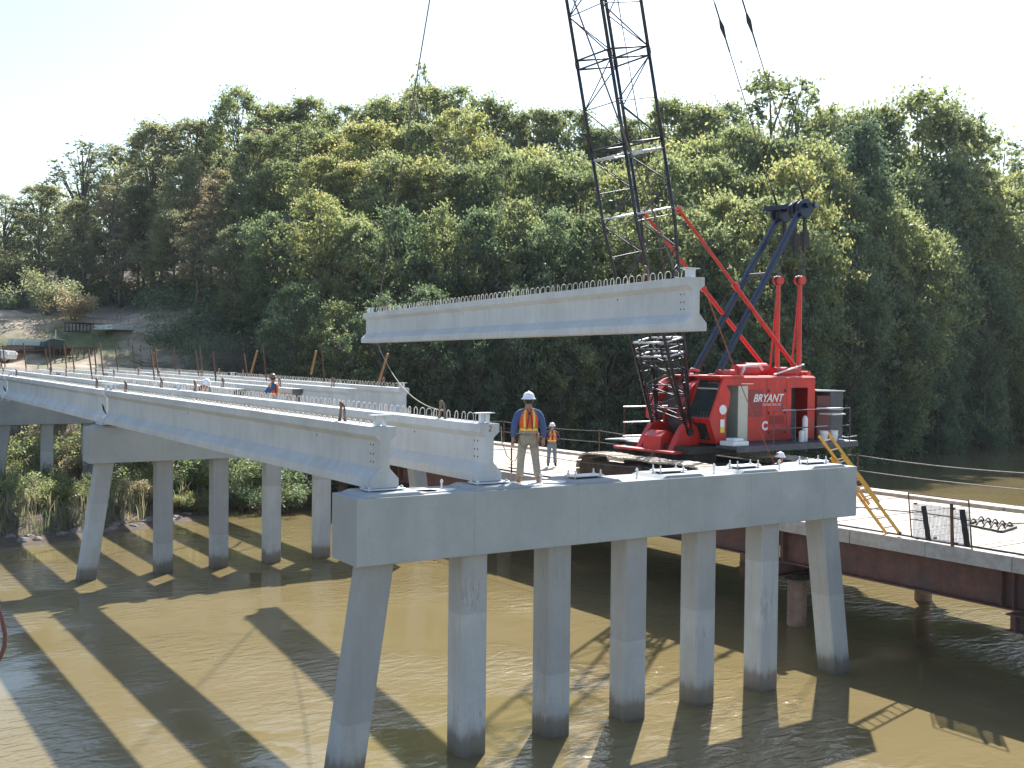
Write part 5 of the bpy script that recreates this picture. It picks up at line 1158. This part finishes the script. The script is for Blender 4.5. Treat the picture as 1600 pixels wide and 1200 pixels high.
front = [(15, 420, 94, 'sparse1', 'olive', 1.4), (70, 420, 93, 'sparse0', 'olive', 1.3), (130, 400, 92, 'sparse0', 'olive', 1.2), (190, 385, 90, 'sparse1', 'rust', 1.6), (250, 370, 90, 'sparse1', 'olive', 1.5), (310, 360, 88, 'sparse0', 'rust', 1.3), (370, 350, 86, 'edge1', 'olive', .9), (430, 345, 83, 'edge2', 'dark', .9), (500, 320, 80, 'edge0', 'yellow', .9), (560, 340, 78, 'edge1', 'olive', .9), (620, 330, 76, 'edge2', 'dark', .9), (690, 300, 77, 'edge0', 'green', .9), (750, 330, 76, 'edge1', 'dark', .9), (810, 285, 78, 'edge2', 'green', .95), (870, 330, 76, 'edge0', 'dark', .9), (930, 320, 78, 'edge1', 'olive', .95), (1000, 310, 78, 'edge2', 'green', .9), (1070, 300, 79, 'edge0', 'olive', .95), (1130, 290, 79, 'edge1', 'green', .95), (1195, 300, 79, 'edge2', 'olive', .95), (1260, 290, 80, 'edge0', 'yellow', .85), (1330, 340, 80, 'edge1', 'dark', .9), (1400, 330, 80, 'edge2', 'green', .95), (1470, 350, 80, 'edge0', 'dark', .9), (1540, 330, 79, 'edge1', 'olive', .95), (1605, 340, 77, 'edge2', 'yellow', .95), (1680, 320, 76, 'edge0', 'olive', .95)]
low = [(460, 470, 72, 'edge1', 'dark', .75), (530, 450, 70, 'edge2', 'green', .75), (600, 460, 68, 'edge0', 'dark', .75), (670, 455, 69, 'edge1', 'dark', .8), (740, 470, 70, 'edge2', 'dark', .8), (810, 450, 71, 'edge0', 'dark', .8), (880, 470, 72, 'edge1', 'green', .8), (950, 460, 73, 'edge2', 'dark', .8), (1020, 455, 74, 'edge0', 'dark', .8), (1100, 440, 75, 'edge1', 'dark', .8), (1180, 450, 76, 'edge2', 'green', .8), (1260, 430, 76, 'edge0', 'dark', .8), (1330, 460, 77, 'edge1', 'dark', .8), (1400, 450, 77, 'edge2', 'dark', .8), (1470, 470, 76, 'edge0', 'dark', .8), (1540, 440, 75, 'edge1', 'dark', .8), (1610, 450, 73, 'edge2', 'green', .8)]
inter = [(px_, ty_, d_, k_, m_, .95) for px_, ty_, d_, k_, m_ in [(30, 392, 98, 'round1', 'olive'), (98, 372, 97, 'sparse0', 'olive'), (160, 350, 96, 'round0', 'olive'), (215, 320, 96, 'sparse1', 'rust'), (272, 312, 95, 'round1', 'olive'), (330, 292, 94, 'sparse0', 'rust'), (385, 290, 93, 'round0', 'olive'), (445, 270, 92, 'round2', 'green'), (498, 262, 90, 'round1', 'yellow'), (552, 250, 89, 'round0', 'yellow'), (612, 262, 88, 'round2', 'olive'), (668, 240, 88, 'round1', 'yellow'), (730, 236, 87, 'round0', 'olive'), (792, 250, 87, 'round2', 'olive'), (850, 262, 87, 'round1', 'olive'), (908, 270, 87, 'edge1', 'olive'), (972, 262, 87, 'round0', 'yellow'), (1040, 250, 87, 'round2', 'olive'), (1105, 232, 87, 'round1', 'olive'), (1168, 250, 86, 'round0', 'green'), (1232, 256, 86, 'round2', 'yellow'), (1298, 262, 86, 'round1', 'olive'), (1385, 285, 85, 'edge2', 'olive'), (1440, 290, 85, 'round0', 'dark'), (1500, 310, 84, 'edge0', 'green'), (1560, 300, 83, 'round1', 'yellow'), (1630, 300, 82, 'round2', 'yellow')]]
EX['inter'] = 33; rowword['inter'] = '{c} tree halfway up the wood {w}'
add_row(inter, 'inter')
add_row(back, 'back'); add_row(mid, 'mid'); add_row(front, 'front')
rowword['low'] = 'small {c} shore tree {w}'
add_row(low, 'low')

# undergrowth on the far bank, one mass
pts = []
r = np.random.default_rng(5)
cand = np.stack([r.uniform(-30, 150, 30000), r.uniform(20, 100, 30000)], 1)
sdv = shore_dist(cand[:, 0], cand[:, 1]); ok = (sdv > -1.2) & (sdv < 26) & ((cand[:, 0] > 15.5+0.0*cand[:, 1]) | ((cand[:, 1] > 78) & (cand[:, 0] > 12)) | ((cand[:, 0] > 16) & (cand[:, 1] > 50)))
ok &= ~((cand[:, 0] < 23.6) & (cand[:, 1] < 46)) 
ok &= ~((cand[:, 1] > 50) & (cand[:, 1] < 90) & (cand[:, 0] < 13.6+.26*(cand[:, 1]-63.6)))
ok &= cand[:, 1] > 6
cand = cand[ok][:2600]
ex1 = np.stack([r.uniform(13, 27, 260), r.uniform(66, 86, 260)], 1); ex1 = ex1[ex1[:, 0] > 13.4+.26*(ex1[:, 1]-63.6)]
ex2 = np.stack([r.uniform(-25, 19, 420), r.uniform(86, 99, 420)], 1)
cand = np.concatenate([cand, ex1, ex2]); hz_ = height(cand[:, 0], cand[:, 1])
C_ = []
for (x, y), z in zip(cand, hz_):
    k = 60; rr_ = r.uniform(.7, 1.7); d = r.normal(size=(k, 3)); d /= np.linalg.norm(d, axis=1, keepdims=True)
    C_.append(d*rr_*np.array([1.1, 1.1, .85])*r.uniform(.4, 1, (k, 1))+np.array([x, y, max(z, 0)+rr_*.75]))
C_ = np.concatenate(C_); V = leaf_quads(C_, .25, r); F = np.arange(len(V)).reshape(-1, 4)
o = link('undergrowth', np_mesh('undergrowth', V, F, LEAF['dark'], r.uniform(0, 1, len(F)))); tag(o, 'dark undergrowth along the far bank under the trees', 'undergrowth', kind='stuff')
# distant wood filling between trunks, one mass of foliage
C_ = []
for k in range(1500):
    px = r.uniform(-120, 1750); dep = r.uniform(112, 128)+float(np.interp(px, [1250, 1600], [0, 20])); P_ = at_depth(px, 560, dep); x, y = P_[0], P_[1]
    z0 = H(x, y); top = np.interp(px, [0, 130, 370, 650, 900, 1050, 1440, 1500, 1530, 1600], [350, 290, 210, 190, 220, 210, 200, 240, 300, 270]); zt_ = at_depth(px, top, dep)[2]
    z = r.uniform(z0+.5, zt_); n_ = 40; rr_ = r.uniform(1.2, 2.6); d = r.normal(size=(n_, 3)); d /= np.linalg.norm(d, axis=1, keepdims=True)
    C_.append(d*rr_*r.uniform(.4, 1, (n_, 1))+np.array([x, y, z]))
C_ = np.concatenate(C_); V = leaf_quads(C_, .5, r); F = np.arange(len(V)).reshape(-1, 4)
o = link('distant_wood', np_mesh('distant_wood', V, F, LEAF['green'], r.uniform(0, 1, len(F)))); tag(o, 'dense green foliage deep in the wood behind the single trees', 'wood', kind='stuff')

# marsh: reeds (stuff) and bushes
def blades(n, xs, ys, hmin, hmax, rng, keep):
    X = rng.uniform(*xs, n); Y = rng.uniform(*ys, n); s = shore_dist(X, Y); m_ = keep(X, Y, s); X = X[m_]; Y = Y[m_]; Z = height(X, Y); n = len(X)
    cl = .5+.5*np.sin(X*1.3+2)*np.cos(Y*1.1); hh = rng.uniform(hmin, hmax, n)*(.55+.6*cl); a = rng.uniform(0, 2*pi, n); wd = rng.uniform(.018, .04, n); b_ = rng.normal(size=(n, 2))*.18*hh[:, None]
    base_ = np.stack([X, Y, Z-.05], 1); dx = np.stack([np.cos(a)*wd, np.sin(a)*wd, np.zeros(n)], 1); mid_ = base_+np.stack([b_[:, 0]*.35, b_[:, 1]*.35, hh*.6], 1); tip = base_+np.stack([b_[:, 0], b_[:, 1], hh], 1)
    V = np.stack([base_-dx, base_+dx, mid_+dx*.8, tip+dx*.15, tip-dx*.15, mid_-dx*.8], 1).reshape(-1, 3)
    i = np.arange(n)*6; F = np.concatenate([np.stack([i, i+1, i+2, i+5], 1), np.stack([i+5, i+2, i+3, i+4], 1)])
    return V, F, np.concatenate([rng.uniform(0, 1, n)]*2)
keepm = lambda X, Y, s: (s > .1) & (s < 26) & ~((X > 13.5) & (Y < 46)) 
V, F, A = blades(40000, (-26, 22), (24, 58), .35, 1.4, r, keepm)
o = link('marsh_grass', np_mesh('marsh_grass', V, F, LEAF['reed'], A)); tag(o, 'tall green and yellow marsh grass growing under the bridge', 'marsh grass', kind='stuff')
V, F, A = blades(16000, (-30, 30), (60, 100), .15, .5, r, lambda X, Y, s: (np.sin(X*.35+1)*np.cos(Y*.3) > .15) & ~((X > -3) & (X < 12) & (Y < 72)))
o = link('slope_grass', np_mesh('slope_grass', V, F, LEAF['reed'], A)); tag(o, 'sparse yellow grass on the dirt slope above the bridge end', 'grass', kind='stuff')
def bush_mesh(seed, mat, n=24, rad=.9, size=.075):
    q = np.random.default_rng(seed); P_ = []
    for _ in range(n):
        c = q.normal(size=3)*np.array([.42, .42, .30])*rad; c[2] = abs(c[2])+.45*rad; k = 170
        d = q.normal(size=(k, 3)); d /= np.linalg.norm(d, axis=1, keepdims=True); P_.append(c+d*q.uniform(.4, 1, (k, 1))*.36*rad)
    P_ = np.concatenate(P_); V = leaf_quads(P_, size, q); F = np.arange(len(V)).reshape(-1, 4); return np_mesh('foliage', V, F, mat, q.uniform(0, 1, len(F)))
def stem_mesh(seed, rad=.9):
    q = random.Random(seed); mb = MB()
    for k in range(7): a = q.uniform(0, 6.28); mb.path([(0, 0, -.1), (.2*cos(a)*rad, .2*sin(a)*rad, .45*rad), (.5*cos(a)*rad, .5*sin(a)*rad, .95*rad)], [.03, .02, .008], 5)
    return mb.mesh('stem', MT['brush'], smooth=True)
BU = [(bush_mesh(80+i, LEAF['shrub']), stem_mesh(80+i)) for i in range(4)]
bl_ = [(38, 690, 'shrub', 'by the left edge under the third pier'), (105, 700, 'shrub', 'left of the second pier end'), (60, 760, 'shrub', 'in front of the third pier piles'), (20, 800, 'olive', 'at the water on the far left'), (100, 800, 'shrub', 'at the water left of the slanting pile'), (215, 690, 'shrub', 'between the first two piles of the second pier'), (205, 740, 'green', 'low between the first two piles of the second pier'), (220, 790, 'rust', 'on the shore between the first two piles'), (300, 700, 'yellow', 'between the second and third pile'), (292, 745, 'shrub', 'low between the second and third pile'), (305, 785, 'shrub', 'on the shore between the second and third pile'), (385, 740, 'shrub', 'between the third and fourth pile'), (378, 770, 'dark', 'on the shore between third and fourth pile'), (120, 720, 'rust', 'reddish under the end of the second pier cap'), (5, 740, 'shrub', 'below the third pier at the left edge'), (455, 740, 'dark', 'between the fourth and fifth pile'), (445, 770, 'dark', 'in the shade right of the fourth pile'), (70, 820, 'green', 'low at the waterline on the left'), (165, 780, 'green', 'behind the slanting pile'), (345, 730, 'dark', 'behind the third pile')]
for j in range(26):
    qx = [10, 45, 85, 118, 205, 225, 290, 312, 380, 452, 20, 60, 95, 210, 300][j % 15]+random.uniform(-12, 12); qy = 690+(j*37) % 130
    if qx > 330: qy = min(qy, 770)
    if qx > 190: qy = min(qy, 785)
    bl_.append((qx, qy, ['shrub', 'yellow', 'rust', 'green', 'olive'][j % 5], ('high on the bank ' if qy < 730 else 'midway down the bank ' if qy < 775 else 'near the waterline ')+('left of the slanting pile' if qx < 130 else 'between slanting and second pile' if qx < 240 else 'between second and third pile' if qx < 325 else 'right of the third pile')))
cn2 = dict(cname); cn2['shrub'] = 'bright green'
same_ = {}
for i, (px, py, mt, w_) in enumerate(bl_): same_.setdefault((mt, w_), []).append((px, i))
for k_, v_ in same_.items():
    if len(v_) > 1:
        for j_, (px, i) in enumerate(sorted(v_)): bl_[i] = (bl_[i][0], bl_[i][1], k_[0], k_[1]+', '+(['left one', 'right one'] if len(v_) == 2 else ['leftmost', 'middle one', 'rightmost', 'farthest right'])[min(j_, 3)])
for i, (px, py, mt, w_) in enumerate(bl_):
    f = (py-680)/150; P_ = at_depth(px, py, 60-12*f); x, y = P_[0], P_[1]
    z = max(H(x, y), .1); s = max(.8, min(1.9, (P_[2]-z)/.8 if P_[2] > z else 1.0))*(1.15 if i < 20 else .85)
    rt_ = thing('bush', f'{cn2[mt]} bush {w_}', 'bush', (x, y, z), 'bushes on the marshy bank', rot=random.uniform(0, 6)); rt_.scale = (s*1.1, s*1.1, s)
    fm, sm = BU[i % 4]; c = link('foliage', fm, rt_); c.material_slots[0].link = 'OBJECT'; c.material_slots[0].material = LEAF[mt]; link('stem', sm, rt_)
# tan bush by the slope
for (px, py, dep, mt, s, lab) in ((75, 470, 90, 'drab', 3.2, 'tan dried bush at the top of the dirt slope, left one'), (115, 478, 88, 'rust', 2.4, 'tan dried bush at the top of the dirt slope, right one'), (250, 545, 72, 'rust', 1.0, 'low brown bush between the brush pile and bridge'), (330, 560, 70, 'olive', 1.1, 'low olive bush behind the middle of the bridge'), (300, 545, 73, 'dark', 1.3, 'dark green bush right of the leaning plank')):
    P_ = at_depth(px, py, dep); z = H(P_[0], P_[1]); rt_ = thing('bush', lab, 'bush', (P_[0], P_[1], z), 'bushes above the bridge end'); rt_.scale = (s, s, s)
    fm, sm = BU[1]; c = link('foliage', fm, rt_); c.material_slots[0].link = 'OBJECT'; c.material_slots[0].material = LEAF[mt]; link('stem', sm, rt_)

# shoreline rocks
def rock_mesh(seed):
    q = np.random.default_rng(seed); import bmesh as bmm
    bm = bmm.new(); bmm.ops.create_icosphere(bm, subdivisions=2, radius=1)
    for v in bm.verts: v.co *= 1+.25*sin(v.co.x*3+seed)+.18*cos(v.co.y*4+seed*2); v.co.z *= .6
    me = bpy.data.meshes.new('rock'); bm.to_mesh(me); bm.free(); me.materials.append(MT['rock']); return me
RK = [rock_mesh(i) for i in range(5)]
q = random.Random(9); kk = 0
for a, b_ in zip(SHORE[2:7], SHORE[3:8]):
    L_ = np.hypot(*(b_-a)); n_ = int(L_*3.6)
    for k in range(n_):
        p_ = a+(b_-a)*(k+q.random())/n_; x = p_[0]+q.uniform(-.5, .5); y = p_[1]+q.uniform(-.45, .6)
        o = link('rock', RK[kk % 5]); o.location = (x, y, max(-.02, H(x, y)-.05)); s = q.uniform(.1, .32); o.scale = (s*1.2, s, s); o.rotation_euler = (0, 0, q.uniform(0, 6)); kk += 1
        tag(o, 'pale grey rock lying along the waterline of the marshy bank', 'rock', 'rocks along the waterline')

# ------------------------------------------------------------------ storage area at the far bridge end
def ground_at(px, py, dep): P_ = at_depth(px, py, dep); return P_[0], P_[1], H(P_[0], P_[1])
def on_ground(px, py, d0=50, d1=130):
    best = None
    for d in np.arange(d0, d1, .5):
        P_ = at_depth(px, py, d)
        if H(P_[0], P_[1]) >= P_[2]: return Vector(P_)
    P_ = at_depth(px, py, 75); return Vector((P_[0], P_[1], H(P_[0], P_[1])))
def stack(name, label, px, py, n, L_, w_, th_, mat, ang, cols=3, cat='boards'):
    P_ = on_ground(px, py); rt_ = thing(name, label, cat, P_, None, ang)
    k = 0
    for lay in range(n):
        for c in range(cols):
            mb = MB(); mb.box((random.uniform(-.15, .15), (c-(cols-1)/2)*w_*1.05, th_/2+lay*(th_+.01)+.05), (L_, w_, th_)); link('board', mb.mesh('board', MT[mat]), rt_); k += 1
    return rt_
stack('board_stack', 'stack of pale greenish boards lying on the slope below the trees', 197, 517, 3, 4.6, .5, .12, 'tarp', .5, 4)
stack('board_stack', 'stack of dark planks behind the parked car', 55, 550, 3, 4.5, .3, .12, 'brush', .1, 4)
stack('board_stack', 'low pile of grey planks with a pale sheet left of the rubble', 45, 541, 2, 2.5, .6, .25, 'tarp', .2, 2)
def rack(label, px, py, L_, h_, w_, ang, mat='dark', n=9):
    P_ = on_ground(px, py); rt_ = thing('steel_rack', label, 'steel rack', P_, None, ang)
    for zz in (.05, h_):
        for yy in (-w_/2, w_/2): mb = MB(); mb.beam((-L_/2, yy, zz), (L_/2, yy, zz), .07, .07); link('rail', mb.mesh('rail', MT[mat]), rt_)
    for k in range(n):
        x = -L_/2+L_*k/(n-1); mb = MB()
        for yy in (-w_/2, w_/2): mb.beam((x, yy, 0), (x, yy, h_), .05, .05)
        mb.beam((x, -w_/2, h_+.02), (x, w_/2, h_+.02), .05, .05); link('cross_frame', mb.mesh('cross_frame', MT[mat]), rt_)
    return rt_
rack('black steel rack of many frames on the dirt slope', 133, 520, 3.6, .75, 1.0, .7)
rack('rusty steel rack on the roadside just behind the girders', 115, 560, 3.2, .8, .9, .1, 'rust', 8)
# mixer-like machine / compressor under a dark cover
P_ = on_ground(83, 556); mc = thing('equipment_trailer', 'dark low equipment trailer with green body beside the rusty rack', 'trailer', P_, None, .1)
mb = MB(); mb.box((0, 0, .55), (2.6, 1.2, .18)); link('bed', mb.mesh('bed', MT['dark']), mc)
mb = MB(); mb.prism([(-.9, .65), (.9, .65), (.7, 1.25), (-.2, 1.35), (-.8, 1.1)], -.5, .5, 'y'); link('engine_hood', mb.mesh('engine_hood', worn('faded_green_paint', (.03, .06, .05), .2, .6)), mc, .04)
for sx_ in (-.6, .6):
    for sy in (-.65, .65): mb = MB(); mb.tube((sx_, sy-.09, .32), (sx_, sy+.09, .32), .32, n=16); link('wheel', mb.mesh('wheel', MT['rubber']), mc)
mb = MB(); mb.tube((.2, 0, 1.3), (.2, 0, 2.0), .04); link('exhaust_pipe', mb.mesh('exhaust_pipe', MT['galv']), mc)
mb = MB(); mb.beam((-1.3, 0, .5), (-2.4, 0, .4), .1, .08); link('tow_bar', mb.mesh('tow_bar', MT['dark']), mc)
# parked car at the left edge (rear half in view)
P_ = Vector(at_depth(-30, 561, 74)); P_.z = H(P_.x, P_.y)
car = thing('parked_car', 'silver car parked on the road at the left edge of the picture', 'car', P_, None, YAW*0-.55)
mb = MB(); mb.prism([(-2.15, .32), (2.15, .32), (2.2, .62), (2.1, .9), (1.1, .98), (.55, 1.42), (-1.2, 1.45), (-1.95, 1.0), (-2.2, .9)], -.86, .86, 'y'); link('body', mb.mesh('body', MT['carpaint']), car, .07)
mb = MB(); mb.prism([(.95, 1.0), (.50, 1.37), (-1.15, 1.39), (-1.75, 1.0)], -.868, .868, 'y'); link('side_window', mb.mesh('side_window', MT['darkglass']), car)
mb = MB(); quad(mb, (1.14, -.72, 1.0), (1.14, .72, 1.0), (.60, .65, 1.42), (.60, -.65, 1.42), .01); link('windscreen', mb.mesh('windscreen', MT['darkglass']), car)
for sx_ in (-1.35, 1.35):
    for sy in (-.80, .80):
        mb = MB(); mb.tube((sx_, sy-.10, .33), (sx_, sy+.10, .33), .33, n=20); wh = link('wheel', mb.mesh('wheel', MT['rubber']), car); mb = MB(); mb.tube((sx_, sy-.105, .33), (sx_, sy+.105, .33), .19, n=14); link('rim', mb.mesh('rim', MT['galv']), wh)
for sy in (-.7, .7):
    mb = MB(); mb.box((2.17, sy, .72), (.06, .28, .14)); link('headlight', mb.mesh('headlight', MT['whitepaint']), car)
    mb = MB(); mb.box((-2.17, sy, .82), (.06, .22, .16)); link('tail_light', mb.mesh('tail_light', MT['redrope']), car)
P_ = on_ground(26, 561); mb = MB(); mb.box((0, 0, .2), (.5, .35, .4)); mb.box((0, 0, .42), (.54, .39, .05)); o = link('cooler_box', mb.mesh('cooler_box', MT['redrope'])); o.location = P_; tag(o, 'small red cooler box on the pale road beside the car', 'box')
# leaning plank and brush pile with logs
Pa = on_ground(208, 528); mb = MB(); mb.beam(Pa+Vector((-.2, 0, .9)), Pa+Vector((1.5, -1.2, .05)), .35, .06); tag(mb.build('plank', 'timber_grey'), 'grey plank lying tilted against the brush pile', 'plank')
q = random.Random(21)
brs = MB()
for k in range(260):
    px = q.uniform(205, 400); py = q.uniform(520, 575) if px < 300 else q.uniform(540, 578); d = q.uniform(66, 78); P_ = Vector(at_depth(px, py, d)); P_.z = H(P_.x, P_.y)+q.uniform(.0, .7)
    v = Vector((q.uniform(-1, 1), q.uniform(-1, 1), q.uniform(-.35, .45)))*q.uniform(.5, 1.8); brs.tube(P_-v, P_+v, q.uniform(.015, .06), .012, n=5)
o = brs.build('brush_pile', 'brush', smooth=True); tag(o, 'tangled heap of dead branches on the slope above the bridge', 'brush pile', kind='stuff')
for k, (px, py, lab) in enumerate(((235, 522, 'upper pale log on top of the brush pile'), (255, 532, 'middle pale log across the brush pile'), (275, 527, 'short pale log at the right of the brush pile'))):
    P_ = on_ground(px, py)+Vector((0, 0, .25)); v = Vector((1.3, -.3+.3*k, .1)); mb = MB(); mb.tube(P_-v, P_+v, .11, .08, n=8); tag(mb.build('log', 'timber_grey', smooth=True), lab, 'log')


# ------------------------------------------------------------------ air
m = bpy.data.materials.new('haze_air'); m.use_nodes = True; t = m.node_tree; t.nodes.clear()
o_ = t.nodes.new('ShaderNodeOutputMaterial'); v_ = t.nodes.new('ShaderNodeVolumePrincipled'); v_.inputs['Density'].default_value = 0.00013; v_.inputs['Color'].default_value = (0.78, 0.89, 1.0, 1); v_.inputs['Anisotropy'].default_value = 0.2
t.links.new(v_.outputs[0], o_.inputs['Volume'])
mb = MB(); mb.span((-1300, -1300, -3.4), (1300, 1300, 52)); hz = mb.build('haze', m); hz['kind'] = 'stuff'; hz['label'] = 'thin pale haze in the air over the creek'; hz['category'] = 'haze'
